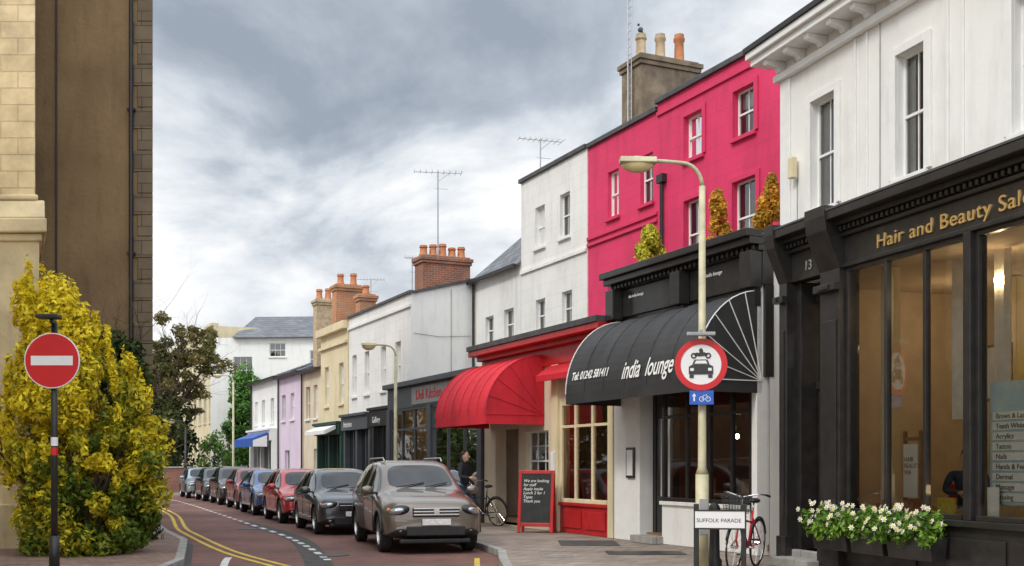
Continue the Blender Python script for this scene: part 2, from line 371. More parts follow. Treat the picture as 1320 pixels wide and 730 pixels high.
def chimney(parent,cx,cy,sx,sy,z0,z1,m,pots,potm,along='y',ph=.5,capm=None):
    e=empty('chimney_stack',parent=parent)
    p=Part(e,'stack',m,.01).box(cx-sx/2,cx+sx/2,cy-sy/2,cy+sy/2,z0,z1-.25); p.done()
    c=Part(e,'stack_cornice',capm or m,.01)
    c.box(cx-sx/2-.05,cx+sx/2+.05,cy-sy/2-.05,cy+sy/2+.05,z1-.248,z1-.14).box(cx-sx/2-.09,cx+sx/2+.09,cy-sy/2-.09,cy+sy/2+.09,z1-.138,z1-.02).box(cx-sx/2,cx+sx/2,cy-sy/2,cy+sy/2,z1-.018,z1+.04).done()
    for i in range(pots):
        t=(i+.5)/pots-.5
        x=cx+(t*sx if along=='x' else 0); y=cy+(t*sy if along=='y' else 0)
        pm=potm[i%len(potm)] if isinstance(potm,list) else potm
        h=ph*(1+.12*((i*7)%3-1)); r=min(.15,.42*(sy if along=='y' else sx)/pots)
        lathe('chimney_pot',[(r*1.05,0),(r*1.1,.06),(r*.9,.1),(r*.8,h*.75),(r*1.0,h*.8),(r*1.0,h*.88),(r*.85,h*.9),(r*.85,h),(r*.6,h),(r*.6,h*.8)],pm,e,(x,y,z1+.035),16)
    return e
def antenna(loc,h,w,name='tv_antenna',ang=0.3):
    e=empty(name,loc,ang)
    p=Part(e,'mast',M['steel']).tube([(0,0,0),(0,0,h)],.022); p.tube([(-w*.5,0,h-.05),(w*.5,0,h-.05)],.012)
    n=9
    for i in range(n):
        x=-w*.5+w*i/(n-1); l=.16+.02*i; p.tube([(x,-l,h-.05),(x,l,h-.05)],.008,5); p.tube([(x,0,h-.05),(x,0,h+.06)],.006,5)
    p.tube([(0,0,h-.35),(w*.25,0,h-.05)],.01); p.tube([(-.12,0,h-.6),(.35,0,h-.6)],.008)
    p.done(); return e
# ------------------------------------------------------------ frames
TA=math.radians(-65.0); TO=(4.11,17.9,0)
SA=math.radians(-71.63); SO=(4.07,16.44,0)
G=.12
def T(name): return empty(name,TO,TA)
def S(name): return empty(name,SO,SA)
def Tw(x,y,z=0):
    c,s=math.cos(TA),math.sin(TA); return (TO[0]+c*x-s*y,TO[1]+s*x+c*y,z)
def Sw(x,y,z=0):
    c,s=math.cos(SA),math.sin(SA); return (SO[0]+c*x-s*y,SO[1]+s*x+c*y,z)
def strings(parent,m,x0,x1,y,zs,h=.09,pr=.05):
    p=Part(parent,'string_course',m,.006)
    for z in zs: p.box(x0+.004,x1-.004,y-pr,y-.002,z,z+h)
    p.done()
# ---- pink houses and white 3 storey
h=T('pink_house'); ops=[(-6.74,-6.03,8.6,9.6),(-4.87,-4.16,8.6,9.6),(-6.74,-6.03,6.1,7.66),(-4.9,-4.1,6.1,7.66)]
wall(h,'front_wall',M['pink'],-7.89,-3.0,3,G,10.25,ops)
for o in ops: sash(h,*o,3,M['trim'],'half' if o[2]<7 else 'blind',(2,1),M['pinkd'])
shell(h,M['pink'],-7.89,-3.0,3,12,G,10.25); parapet(h,M['lead'],-7.93,-2.95,3,10.25)
pl=Part(h,'window_surround',M['pinkd'],.005)
for o in ops:
    a,b,c,d=o
    pl.box(a-.13,a-.004,2.96,2.998,c,d+.11).box(b+.004,b+.13,2.96,2.998,c,d+.11).box(a-.004,b+.004,2.96,2.998,d+.004,d+.11)
pl.done(); strings(h,M['pinkd'],-7.89,-3.0,3,[9.95],.1,.05)
h=T('pink_townhouse'); ops=[(-10.32,-9.77,8.0,9.2),(-8.72,-8.15,8.0,9.2),(-10.32,-9.77,5.3,6.6),(-8.72,-8.15,5.3,6.6)]
wall(h,'front_wall',M['pink'],-11.38,-7.9,3.03,G,10.1,ops)
for o in ops: sash(h,*o,3.03,M['trim'],'sides',(2,1),M['pinkd'])
shell(h,M['pink'],-11.38,-7.9,3.03,12,G,10.1); parapet(h,M['lead'],-11.38,-7.94,3.03,10.1)
strings(h,M['pinkd'],-11.38,-7.9,3.03,[7.45,7.62],.08,.06)
pp=Part(h,'downpipe',M['blackm']).tube([(-7.62,2.93,5.3),(-7.62,2.93,8.3)],.045); pp.box(-7.75,-7.49,2.86,2.998,8.3,8.5); pp.done()
h=T('white_townhouse'); ops=[(-14.54,-13.92,7.98,9.17),(-12.97,-12.37,7.98,9.2),(-14.5,-13.9,5.5,6.45),(-12.85,-12.25,5.5,6.45)]
wall(h,'front_wall',M['whitej'],-15.5,-11.39,3,G,10.12,ops)
for o in ops: sash(h,*o,3,M['trim'],'sides',(2,1),M['trim'])
shell(h,M['white'],-15.5,-11.39,3,12,G,10.12); parapet(h,M['lead'],-15.56,-11.4,3,10.12)
strings(h,M['white'],-15.5,-11.39,3,[7.35],.1,.06)
chimney(T('party_wall_chimney'),-9.73,4.25,.95,1.75,9.9,12.0,M['stack'],3,[M['buff'],M['buff'],M['terra']],'y',.75)
# low white
h=T('white_house'); ops=[(-18.2,-17.55,5.5,6.4),(-16.75,-16.05,5.5,6.45)]
wall(h,'front_wall',M['white2'],-19.2,-15.51,3,G,7.7,ops)
for o in ops: sash(h,*o,3,M['trim'],'sides',(2,1),M['trim'])
r=Part(h,'slate_roof',M['slate']); r.prism([(2.85,7.68),(6.0,10.4),(9.5,7.68)],-19.3,-15.52); r.done()
g=Part(h,'gutter',M['blackm']); g.box(-19.3,-15.55,2.74,2.84,7.6,7.7); g.tube([(-19.05,2.93,7.6),(-19.05,2.93,4.2)],.045); g.done()
# white forward building
h=T('white_shop_house'); ops=[(-25.75,-25.2,4.2,5.75),(-24.2,-23.65,4.2,5.75),(-22.3,-21.75,4.2,5.75),(-20.75,-20.2,4.2,5.75)]
wall(h,'front_wall',M['whitej'],-26.2,-19.2,.8,G,7.2,ops)
for o in ops: sash(h,*o,.8,M['trim'],'sides',(2,1),M['trim'])
p=Part(h,'side_wall',M['white2']); p.poly([(-19.2,.8,G),(-19.2,9,G),(-19.2,9,7.9),(-19.2,6,8.5),(-19.2,.8,7.2)]); p.done()
Part(h,'parapet_coping',M['lead']).box(-26.2,-19.12,.72,1.0,7.2,7.28).done()
Part(h,'side_coping',M['lead']).prism([(1.02,7.22),(6,8.5),(6,8.6),(1.02,7.32)],-19.4,-19.14).done()
Part(h,'slate_roof',M['slate']).prism([(1.02,7.0),(6,8.45),(10,7.2)],-26.2,-19.41).done()
strings(h,M['white'],-26.2,-19.2,.8,[6.75],.1,.07)
pp=Part(h,'wall_wires',M['blackm'])
pp.tube([(-19.185,2.2,4.3),(-19.185,2.2,7.4)],.007,5).tube([(-19.185,.9,5.9),(-19.185,1.8,5.82),(-19.185,2.9,5.9)],.006,5); pp.done()
chimney(h,-21.0,2.6,.8,1.75,7.2,8.75,M['brick'],5,M['terra'],'y',.42)
# cream
h=T('cream_house'); ops=[(-29.5,-28.9,4.0,5.6),(-27.4,-26.8,4.0,5.6)]
wall(h,'front_wall',M['cream'],-30.1,-26.21,.76,G,7.1,ops)
for o in ops: sash(h,*o,.76,M['trim'],'sides',(2,1),M['cream'])
shell(h,M['cream'],-30.1,-26.21,.76,9,G,7.1)
Part(h,'parapet_cornice',M['cream'],.01).box(-30.2,-26.23,.55,.758,6.85,7.15).box(-30.15,-26.23,.65,.758,6.3,6.42).done()
chimney(h,-29.5,1.7,.6,1.1,6.8,9.0,M['obrick'],2,M['terra'],'y',.5)
chimney(h,-33.1,1.7,.6,.8,5.4,8.9,M['buff'],2,M['terra'],'y',.5)
chimney(h,-26.6,1.6,.5,.65,6.8,8.2,M['obrick'],1,M['terra'],'y',.4)
def lowhouse(name,m,x0,x1,z1,ops,rm='slate'):
    h=T(name); wall(h,'front_wall',m,x0,x1,.8,G,z1,ops)
    for o in ops: sash(h,*o,.8,M['trim'],'sides',(2,1),M['trim'])
    Part(h,'slate_roof',M[rm]).prism([(.6,z1-.02),(4.4,z1+1.45),(8.2,z1-.02)],x0,x1).done()
    p=Part(h,'gable_walls',m); 
    for x in (x0+.003,x1-.003): p.poly([(x,.8,G),(x,8,G),(x,8,z1-.03),(x,4.4,z1+1.35),(x,.8,z1-.03)])
    p.done(); Part(h,'gutter',M['blackm']).box(x0,x1,.5,.6,z1-.12,z1-.02).tube([(x0+.15,.72,z1-.1),(x0+.15,.72,G)],.04).done()
    return h
lowhouse('beige_house',M['beige'],-33.3,-30.12,5.7,[(-32.7,-32.0,3.6,5.0),(-31.4,-30.8,3.6,5.0),(-31.4,-30.7,G+.1,2.3)])
lowhouse('lilac_house',M['lilac'],-37.8,-33.32,5.8,[(-37.2,-36.5,3.7,4.9),(-35.5,-34.8,3.7,4.9),(-36.6,-35.7,G+.1,2.3)])
lowhouse('white_cottage',M['white'],-44.0,-37.82,5.9,[(-43.3,-42.6,3.7,4.9),(-41.6,-40.9,3.7,4.9),(-39.6,-38.9,3.7,4.9)])
# far white large building + cream one, at the bend
h=empty('white_corner_house',(-20.6,75,0),math.radians(-4)); ops=[(1.6,2.9,7.2,9.0),(6.9,7.9,8.2,9.4),(4.1,5.2,9.0,9.9),(1.6,2.9,3.2,5.2)]
wall(h,'front_wall',M['white'],0,12,0,G,10.3,ops)
for o in ops: sash(h,*o,0,M['trim'],None,(3,1),M['trim'])
shell(h,M['white'],0,12,0,10,G,10.3)
Part(h,'slate_roof',M['slate']).prism([(-.35,10.28),(5,12.4),(10.3,10.28)],1.6,12.2).done()
h=empty('cream_terrace_house',(-25.4,86,0),math.radians(-65)); ops=[(i*2.2+.8,i*2.2+1.9,z,z+1.9) for i in range(5) for z in (1.2,4.6,7.8)]
wall(h,'front_wall',M['cream'],-12,11.6,0,G,11.2,ops)
for o in ops: sash(h,*o,0,M['trim'],None,(2,1),M['cream'])
shell(h,M['cream'],-12,11.6,0,6,G,11.2); parapet(h,M['cream'],-12,11.6,0,11.2,.2,.2,M['cream'])
# ------------------------------------------------------------ shops
def shopframe(parent,fm,x0,x1,z0,z1,mulls,y=0,tz=None,fw=.07,glass='shopglass'):
    f=Part(parent,'shop_window_frame',fm,.006)
    f.box(x0,x0+fw,y,y+.09,z0,z1).box(x1-fw,x1,y,y+.09,z0,z1).box(x0+fw,x1-fw,y+.002,y+.088,z1-fw,z1).box(x0+fw,x1-fw,y-.04,y+.088,z0,z0+fw)
    for mx in mulls: f.box(mx-fw*.45,mx+fw*.45,y+.004,y+.086,z0+fw,z1-fw)
    if tz: 
        cuts=[x0+fw]+sum([[m-fw*.45,m+fw*.45] for m in mulls],[])+[x1-fw]
        for i in range(0,len(cuts),2): f.box(cuts[i],cuts[i+1],y+.01,y+.08,tz-.03,tz+.03)
    f.done()
    Part(parent,'shop_window_glass',M[glass]).poly([(x0+fw,y+.045,z0+fw),(x1-fw,y+.045,z0+fw),(x1-fw,y+.045,z1-fw),(x0+fw,y+.045,z1-fw)]).done()
def shoproom(parent,x0,x1,y1,z0,z1,wm,roofz):
    p=Part(parent,'shop_interior',wm); p.poly([(x0,y1,z0),(x1,y1,z0),(x1,y1,z1),(x0,y1,z1)])
    p.poly([(x0,.12,z0),(x0,y1,z0),(x0,y1,z1),(x0,.12,z1)]); p.poly([(x1,.12,z0),(x1,.12,z1),(x1,y1,z1),(x1,y1,z0)]); 
    p.poly([(x0,.12,z1),(x0,y1,z1),(x1,y1,z1),(x1,.12,z1)]); mkobj(p.n,p.v,p.f,wm,parent)
    q=Part(parent,'shop_floor',M['floor']); q.box(x0,x1,.1,y1,z0-.1,z0).done()
def awning(parent,name,x0,x1,t,ztop,zv,val,m,rib,nribs,fan=5):
    e=empty(name,parent=parent); n=14; H=ztop-zv
    prof=[(-t*math.sin(a),zv+H*math.cos(a)) for a in [math.pi/2*i/n for i in range(n+1)]]+[(-t-.005,zv-val)]
    c=Part(e,'canopy_fabric',m); NX=48; rb=max(nribs,6)
    def sag(x,i):
        u=((x-x0)/(x1-x0)*rb)%1.0; s_=math.sin(math.pi*u); k=math.sin(math.pi*min(i,n)/n)
        return .035*s_*k
    def pt(x,i):
        y,z=prof[i]; s_=sag(x,i); a=math.pi/2*min(i,n)/n
        return (x,y+s_*math.sin(a),z-s_*math.cos(a))
    for i in range(len(prof)-1):
        for j in range(NX):
            a=x0+(x1-x0)*j/NX; b=x0+(x1-x0)*(j+1)/NX
            c.poly([pt(a,i),pt(a,i+1),pt(b,i+1),pt(b,i)])
    for x in (x0,x1):
        for i in range(n): c.poly([(x,0,zv),(x,prof[i][0],prof[i][1]),(x,prof[i+1][0],prof[i+1][1])])
        c.poly([(x,0,zv),(x,-t,zv),(x,-t-.005,zv-val),(x,0,zv-val)])
    mkobj(c.n,c.v,c.f,m,e)
    r=Part(e,'canopy_ribs',rib)
    for k in range(nribs+1):
        x=x0+(x1-x0)*k/nribs
        r.tube([(x,y-.006,z+.006) for y,z in prof[:-1]],.010 if k in(0,nribs) else .007,5)
    for x,sg in ((x0,-1),(x1,1)):
        for k in range(1,fan):
            a=math.pi/2*k/fan; r.tube([(x+sg*.006,0,zv),(x+sg*.006,-t*math.sin(a),zv+H*math.cos(a))],.009,5)
        r.tube([(x+sg*.006,0,zv),(x+sg*.006,-t,zv)],.009,5)
    r.done(); return e
def canopytext(parent,name,s,size,x,a0,t,ztop,zv,m,shear=.0,sx=1):
    cu=bpy.data.curves.new('tmp','FONT'); cu.body=s; cu.size=size; cu.shear=shear; cu.offset=.006
    o=bpy.data.objects.new('tmp',cu); COL.objects.link(o); dg=bpy.context.evaluated_depsgraph_get(); dg.update()
    me=bpy.data.meshes.new_from_object(o.evaluated_get(dg)); bpy.data.objects.remove(o)
    bm=bmesh.new(); bm.from_mesh(me)
    bmesh.ops.triangulate(bm,faces=bm.faces)
    bmesh.ops.subdivide_edges(bm,edges=[e for e in bm.edges if e.calc_length()>.05],cuts=2)
    H=ztop-zv; R=(t+H)/2
    for v in bm.verts:
        a=a0-v.co.y/R; v.co=Vector((x+v.co.x*sx,-(t+.012)*math.sin(a),zv+(H+.012)*math.cos(a)))
    bm.to_mesh(me); bm.free(); me.materials.clear(); me.materials.append(m)
    o=bpy.data.objects.new(name,me); COL.objects.link(o); o.parent=parent; return o
# black restaurant
h=T('black_restaurant'); x0,x1=-4.74,0.0
f=Part(h,'fascia_and_cornice',M['black'],.012)
f.box(x0,x1,-.02,.2,4.55,5.1).box(x0-.02,x1,-.1,.25,5.1,5.2).box(x0-.05,x1,-.28,.3,5.2,5.32).box(x0-.08,x1,-.36,.3,5.32,5.45)
for i in range(34):
    xx=x0+.05+i*.138; f.box(xx,xx+.07,-.17,-.101,5.11,5.198)
for xx in (x0,-2.4,x1-.32): f.box(xx,xx+.3,-.26,-.021,4.5,5.098); f.box(xx+.03,xx+.27,-.16,-.021,4.2,4.498)
f.done()
Part(h,'upper_panel',M['black']).box(x0,x1,.03,.2,3.05,4.55).done()
Part(h,'white_pier',M['trim'],.01).box(x0+.02,-3.75,-.06,.25,G,3.05).box(-.2,-.06,-.1,.25,G,5.0).done()
Part(h,'black_pier',M['black'],.01).box(-.32,-.205,-.04,.25,G,4.5).done()
Part(h,'stall_riser',M['white2'],.01).box(-3.05,-.32,0,.2,G,.86).box(-3.07,-.32,-.05,.22,.86,.93).done()
shopframe(h,M['black'],-3.05,-.33,.93,3.05,[-2.25,-1.55,-.9],0,2.5)
d=Part(h,'door',M['black'],.006); d.box(-3.74,-3.66,.25,.4,G,3.05).box(-3.13,-3.06,.25,.4,G,3.05).box(-3.66,-3.13,.27,.33,G,1.0).box(-3.66,-3.13,.27,.33,2.5,3.05).box(-3.66,-3.6,.27,.33,1.0,2.5).box(-3.19,-3.13,.27,.33,1.0,2.5); d.done()
Part(h,'door_glass',M['shopglass']).poly([(-3.6,.3,1),(-3.19,.3,1),(-3.19,.3,2.5),(-3.6,.3,2.5)]).done()
Part(h,'menu_board',M['black'],.005).box(-4.2,-3.9,-.1,-.062,1.35,1.95).done()
Part(h,'menu_sheet',M['trim'],.002).box(-4.16,-3.94,-.108,-.102,1.4,1.9).done()
Part(h,'door_step',M['kerb'],.01).box(-3.8,-3.0,-.25,.25,G+.002,G+.14).done()
shoproom(h,x0+.05,x1-.02,2.8,.3,3.4,M['warmroom'],5.4)
Part(h,'flat_roof',M['lead']).box(x0,x1,.3,2.98,5.25,5.35).done()
for sx in (x0+.01,x1-.01):
    Part(h,'party_wall',M['white2']).poly([(sx,.12,G),(sx,3,G),(sx,3,5.3),(sx,.12,5.3)]).done()
for xx,zz,yy in ((-2.6,2.15,1.4),(-1.9,2.3,1.9),(-1.2,2.2,1.4),(-.6,2.3,2.0)):
    ball('interior_bulb',M['bulb2'],h,(xx,yy,zz),(.04,.04,.05))
tb=Part(h,'dining_tables',M['wood'])
for xx in (-2.4,-1.1): tb.box(xx-.35,xx+.35,.7,1.3,1.02,1.06).box(xx-.04,xx+.04,.96,1.04,.3,1.02)
tb.done()
cc=Part(h,'tablecloths',M['curtain'])
for xx in (-2.4,-1.1): cc.box(xx-.36,xx+.36,.69,1.31,1.061,1.07)
cc.done()
ch=Part(h,'dining_chairs',M['wood'],.01)
for xx in (-3.0,-1.75,-.5): ch.box(xx-.2,xx+.2,1.0,1.05,.75,1.35).box(xx-.2,xx+.2,.6,1.0,.72,.76)
ch.done()
text(h,'fascia_text','the india lounge',(-1.75,-.03,4.9),.10,M['wtext'],'LEFT',shear=.2)
text(h,'small_sign','the india lounge',(-4.2,-.03,4.9),.085,M['wtext'])
aw=awning(h,'black_canopy',-4.45,-.06,1.3,4.45,2.98,.2,M['blkc'],M['wtext'],1,6)
sm=Part(aw,'canopy_seams',M['black'])
for k in range(1,6):
    x=-4.45+4.39*k/6
    sm.tube([(x,-1.302*math.sin(math.pi/2*i/12),2.98+1.475*math.cos(math.pi/2*i/12)) for i in range(13)],.006,5)
sm.done()
canopytext(aw,'canopy_text','india  lounge',.42,-2.35,math.radians(84),1.3,4.45,2.98,M['wtext'],.3,.76)
canopytext(aw,'canopy_phone_text','Tel: 01242 581411',.20,-4.25,math.radians(80),1.3,4.45,2.98,M['wtext'],.2,.93)
# red restaurant
h=T('red_restaurant'); x0,x1=-11.45,-4.76
f=Part(h,'red_fascia_cornice',M['redp'],.012)
f.box(x0,x1,-.05,.25,3.85,4.25).box(x0,x1,-.2,.3,4.25,4.36).box(x0-.05,x1,-.42,.3,4.36,4.50)
f.done()
Part(h,'cornice_flashing',M['lead']).box(x0-.06,x1,-.46,.31,4.502,4.62).done()
w=Part(h,'cream_front',M['cream'],.01)
w.box(-7.5,-7.2,-.07,.25,G,3.85).box(-4.98,-4.77,-.07,.25,G,3.85)
w.done()
Part(h,'red_stall_riser',M['redp'],.01).box(-7.2,-4.98,0,.2,G,.72).box(-7.2,-4.98,-.05,.22,.72,.79).done()
Part(h,'riser_panels',M['redp'],.008).box(-7.0,-6.2,-.03,-.002,.24,.62).box(-6.0,-5.15,-.03,-.002,.24,.62).done()
shopframe(h,M['cream'],-7.2,-4.98,.79,3.0,[-6.5,-5.75],0,2.45,.085)
Part(h,'box_above_window',M['beige']).box(-7.2,-4.98,.0,.2,3.0,3.85).done()
Part(h,'red_blind',M['redc'],.01).prism([(-.07,3.84),(-.4,3.6),(-.4,3.46),(-.37,3.46),(-.07,3.6)],-7.6,-4.8).done()
shoproom(h,x0+.05,x1-.02,2.8,.3,3.4,M['room'],4.5)
wall(h,'entrance_wall',M['beige'],x0,-7.5,.02,G,3.85,[(-9.0,-7.8,1.0,2.4),(-10.75,-9.4,G+.01,2.5)],.3)
sash(h,-9.0,-7.8,1.0,2.4,.02,M['trim'],'blind',(3,2),M['trim'])
Part(h,'entrance_recess',M['beige']).box(-10.75,-9.4,1.2,1.25,G,2.6).box(-9.398,-9.35,.33,1.2,G,2.6).done()
Part(h,'entrance_door',M['redp'],.01).box(-10.5,-9.6,1.14,1.19,G,2.2).done()
Part(h,'menu_box',M['signwhite'],.006).box(-7.42,-7.27,-.13,-.073,1.4,1.9).done()
Part(h,'flat_roof',M['lead']).box(x0,x1,.3,2.98,4.35,4.45).done()
for xx in (-6.9,-6.1,-5.4): ball('interior_bulb',M['bulb2'],h,(xx,1.3,2.35),(.05,.05,.06))
tb=Part(h,'dining_chairs',M['redp'],.02)
for xx in (-6.9,-6.1,-5.3): tb.box(xx-.2,xx+.2,.6,.65,.8,1.35).box(xx-.2,xx+.2,.65,1.05,.75,.8)
tb.done()
tb=Part(h,'dining_tables',M['curtain'],.01)
for xx in (-6.5,-5.6): tb.box(xx-.3,xx+.3,1.1,1.7,1.03,1.06).box(xx-.3,xx+.3,1.099,1.102,.8,1.029)
tb.done()
pc=Part(h,'wall_pictures',M['wood'],.005)
for xx in (-7.5,-6.6,-5.7): pc.box(xx,xx+.5,2.74,2.79,1.7,2.3)
pc.done()
cu=Part(h,'cafe_curtains',M['redc'])
for a,b in ((-7.1,-6.95),(-5.3,-5.08)): cu.box(a,b,.2,.24,.9,2.9)
cu.done()
awning(h,'red_canopy',-11.1,-8.0,1.45,4.12,2.75,.22,M['redc'],M['redc'],6,5)
# grey shop further
h=T('grey_shop'); x0,x1=-19.15,-11.5
f=Part(h,'fascia',M['dgrey'],.01); f.box(x0,x1,-.02,.2,3.35,4.0).box(x0,x1,-.2,.25,4.0,4.15)
for xx in (x0,-15.5,x1-.3): f.box(xx,xx+.3,-.06,.2,G,3.35)
f.box(x0+.3,-15.5,0,.2,G,.6).box(-15.2,x1-.3,0,.2,G,.6); f.done()
shopframe(h,M['dgrey'],x0+.3,-15.5,.6,3.35,[-17.8,-16.7],0,2.7); shopframe(h,M['dgrey'],-15.2,x1-.3,.6,3.35,[-14,-12.8],0,2.7)
shoproom(h,x0+.05,x1-.02,2.8,.3,3.4,M['room'],4.0)
Part(h,'flat_roof',M['lead']).box(x0,x1,.25,2.98,3.98,4.1).done()
Part(h,'sign_panel',M['grey']).box(-16.8,-12.9,-.05,-.022,3.42,3.93).done()
text(h,'fascia_text','Deli Kitchen',(-16.4,-.055,3.55),.42,M['signred'])
for xx in (-18.3,-14.5,-12.6): ball('ceiling_lamp',M['bulb2'],h,(xx,1.4,3.2),(.05,.05,.05))
ft=Part(h,'window_display',M['curtain'])
for i in range(12): 
    xx=x0+.6+i*.58; ft.box(xx,xx+.3,.4+random.random()*.5,.75+random.random()*.5,.4,.7+random.random()*1.0)
ft.done()
# far small shopfronts
def smallshop(name,x0,x1,m,fz=3.3,txt=None,fz0=2.8):
    h=T(name); f=Part(h,'fascia',m,.01); f.box(x0+.02,x1-.02,.45,.79,fz0,fz).box(x0+.02,x1-.02,.35,.79,fz,fz+.1)
    for xx in (x0+.02,(x0+x1)/2-.1,x1-.22): f.box(xx,xx+.2,.55,.79,G,fz0)
    f.box(x0+.22,(x0+x1)/2-.1,.6,.79,G,.6); f.done()
    for a,b in ((x0+.22,(x0+x1)/2-.1),((x0+x1)/2+.1,x1-.22)):
        Part(h,'glazing',M['carglass']).box(a,b,.74,.78,.6 if a<(x0+x1)/2-.5 else G,fz0).done()
        Part(h,'glazing_bars',m).box((a+b)/2-.03,(a+b)/2+.03,.68,.738,G,fz0).done()
    if txt: text(h,'fascia_text',txt,(x0+.4,.44,fz0+.12),.3,M['wtext'])
    return h
smallshop('black_shopfront',-22.6,-19.3,M['black'],3.5,'Gallery',2.95)
smallshop('charcoal_shopfront',-26.1,-22.8,M['dgrey'],3.4,'Interiors',2.9)
h2=smallshop('green_shopfront',-30.0,-26.4,mat('dark_green_paint',(.02,.06,.045),.4),3.2,None,2.8)
Part(h2,'white_blind',M['trim']).prism([(.4,3.15),(-.05,2.95),(-.05,2.8),(-.02,2.8),(.4,3.0)],-29.6,-26.6).done()
h3=smallshop('blue_shopfront',-43.5,-38.2,M['trim'],3.3,None,2.8)
Part(h3,'blue_blind',M['blue']).prism([(.4,3.2),(-.35,2.9),(-.35,2.5),(-.32,2.5),(.4,3.0)],-42.8,-38.4).done()
Part(h3,'blind_side',M['signwhite']).prism([(.35,3.05),(-.33,2.8),(-.33,2.5),(.35,2.5)],-38.38,-38.36).done()
# ------------------------------------------------------------ salon
h=S('black_salon'); x1=9.0
f=Part(h,'fascia_and_cornice',M['black'],.01)
f.box(0,x1,0,.2,4.3,4.72).box(0,x1,-.06,.2,4.72,4.78).box(-.05,x1,-.16,.25,4.86,4.93).box(-.1,x1,-.3,.3,4.93,5.05)
for i in range(90): f.box(.02+i*.1,.07+i*.1,-.11,-.0,4.785,4.855)
f.box(0,x1,-.02,.2,4.78,4.86)
f.box(1.0,x1,-.03,-.001,4.3,4.36)
f.done()
Part(h,'cornice_flashing',M['lead']).box(-.11,x1,-.31,.6,5.052,5.08).done()
c=Part(h,'pilasters',M['black'],.012)
for a,b in ((0,.2),(1.05,1.5),(6.2,6.65)):
    c.box(a,b,-.08,.25,G,4.3); c.box(a-.02,b+.02,-.12,.0,G,.55); c.box(a+.06,b-.06,-.10,-.081,.8,3.6)
    c.box(a-.03,b+.03,-.18,-.081,4.0,4.1); 
    c.prism([(-.082,4.3),(-.3,4.8),(-.33,5.0),(-.33,5.14),(-.0,5.14),(-.0,4.3)],a-.01,b+.01)
    c.box(a+.1,b-.1,-.2,-.181,4.02,4.08)
c.done()
d=Part(h,'door',M['black'],.008)
d.box(.2,.3,.1,.5,G,4.3).box(.95,1.05,.1,.5,G,4.3)
d.box(.3,.95,.35,.42,2.72,2.84).box(.3,.95,.35,.42,4.0,4.3)
d.box(.32,.42,.38,.43,.36,2.7).box(.83,.93,.38,.43,.36,2.7).box(.42,.83,.38,.43,2.5,2.7).box(.42,.83,.38,.43,.36,1.2).box(.61,.64,.39,.42,1.2,2.5)
d.box(.5,.75,.36,.38,.5,1.05); d.done()
Part(h,'door_furniture',M['chrome'],.004).box(.5,.76,.355,.38,1.28,1.33).box(.86,.89,.355,.38,1.5,1.62).done()
Part(h,'door_glass',M['shopglass']).poly([(.42,.4,1.2),(.83,.4,1.2),(.83,.4,2.5),(.42,.4,2.5)]).poly([(.3,.4,2.84),(.95,.4,2.84),(.95,.4,4.0),(.3,.4,4.0)]).done()
Part(h,'fanlight_notice',M['signwhite']).box(.62,.86,.33,.348,3.1,3.6).done()
text(h,'door_number','13',(.55,-.005,4.42),.2,M['grey'])
Part(h,'door_steps',M['kerb'],.015).box(.15,1.08,-.32,.0,G+.001,G+.14).box(.2,1.05,.0,.4,G+.002,.36).done()
# shopfront
Part(h,'stall_riser',M['black'],.01).box(1.5,6.2,0,.2,G,.88).box(1.48,6.2,-.07,.22,.88,.96).done()
pn=Part(h,'riser_panels',M['black'],.01)
for a,b in ((1.6,3.0),(3.15,4.5),(4.65,6.05)): pn.box(a,b,-.03,-.002,.3,.75)
pn.done()
shopframe(h,M['black'],1.5,3.86,.96,4.3,[2.35,3.1],.02,None,.06); shopframe(h,M['black'],3.98,6.2,.96,4.3,[5.1],.02,None,.06)
Part(h,'centre_post',M['black'],.008).box(3.86,3.98,-.05,.2,.96,4.3).done()
Part(h,'riser_far',M['black']).box(6.65,x1,0,.2,G,4.3).done()
shoproom(h,.02,x1,5.0,.36,4.3,M['room'],4.9)
wl=Part(h,'poster_frames',M['wood'],.005); wl.box(2.35,2.85,1.58,1.62,2.45,3.2).box(3.6,4.3,4.9,4.95,2.2,3.3).box(1.4,2.2,4.9,4.95,2.0,3.2); wl.done()
wp=Part(h,'posters',M['curtain']); wp.box(2.39,2.81,1.57,1.579,2.49,3.16).box(3.66,4.24,4.88,4.899,2.26,3.24).box(1.46,2.14,4.88,4.899,2.06,3.14); wp.done()
sc=Part(h,'price_list_boards',M['paleblue'],.003)
sc.box(4.06,4.95,.16,.19,1.15,2.55); sc.done()
sb=Part(h,'price_list_panels',M['signwhite'],.002)
names=['Brows & Lashes','Teeth Whitening','Acrylics','Tattoo','Nails','Hands & Feet','Dermal','Massage','Waxing']
for i,nm in enumerate(names):
    z=2.16-i*.115; sb.box(4.12,4.9,.14,.158,z-.045,z+.045)
sb.done()
for i,nm in enumerate(names): text(h,'price_list_text',nm,(4.18,.135,2.16-i*.115-.028),.085,M['dgrey'],ext=.001)
ez=Part(h,'display_easel',M['wood'],.004); ez.box(2.15,2.19,.45,.5,.96,2.05).box(2.47,2.51,.45,.5,.96,2.05).box(2.19,2.47,.46,.49,1.1,1.16).box(2.19,2.47,.46,.49,1.92,1.97); ez.done()
Part(h,'display_card',M['signwhite']).box(2.19,2.47,.43,.455,1.18,1.88).done()
text(h,'display_card_text','HAIR\nBEAUTY\nSPA',(2.21,.425,1.65),.085,M['wood'],ext=.001)
Part(h,'window_notice',M['signwhite']).box(4.0+.1,4.28,.09,.1,1.0,1.35).done()
Part(h,'yellow_sign',M['yellowcard'],.004).box(3.0,3.3,.3,.34,.98,1.2).done()
Part(h,'display_shelf',M['black']).box(1.6,6.1,.13,.75,.9,.955).done()
ft=Part(h,'bottles',M['terra'],.004)
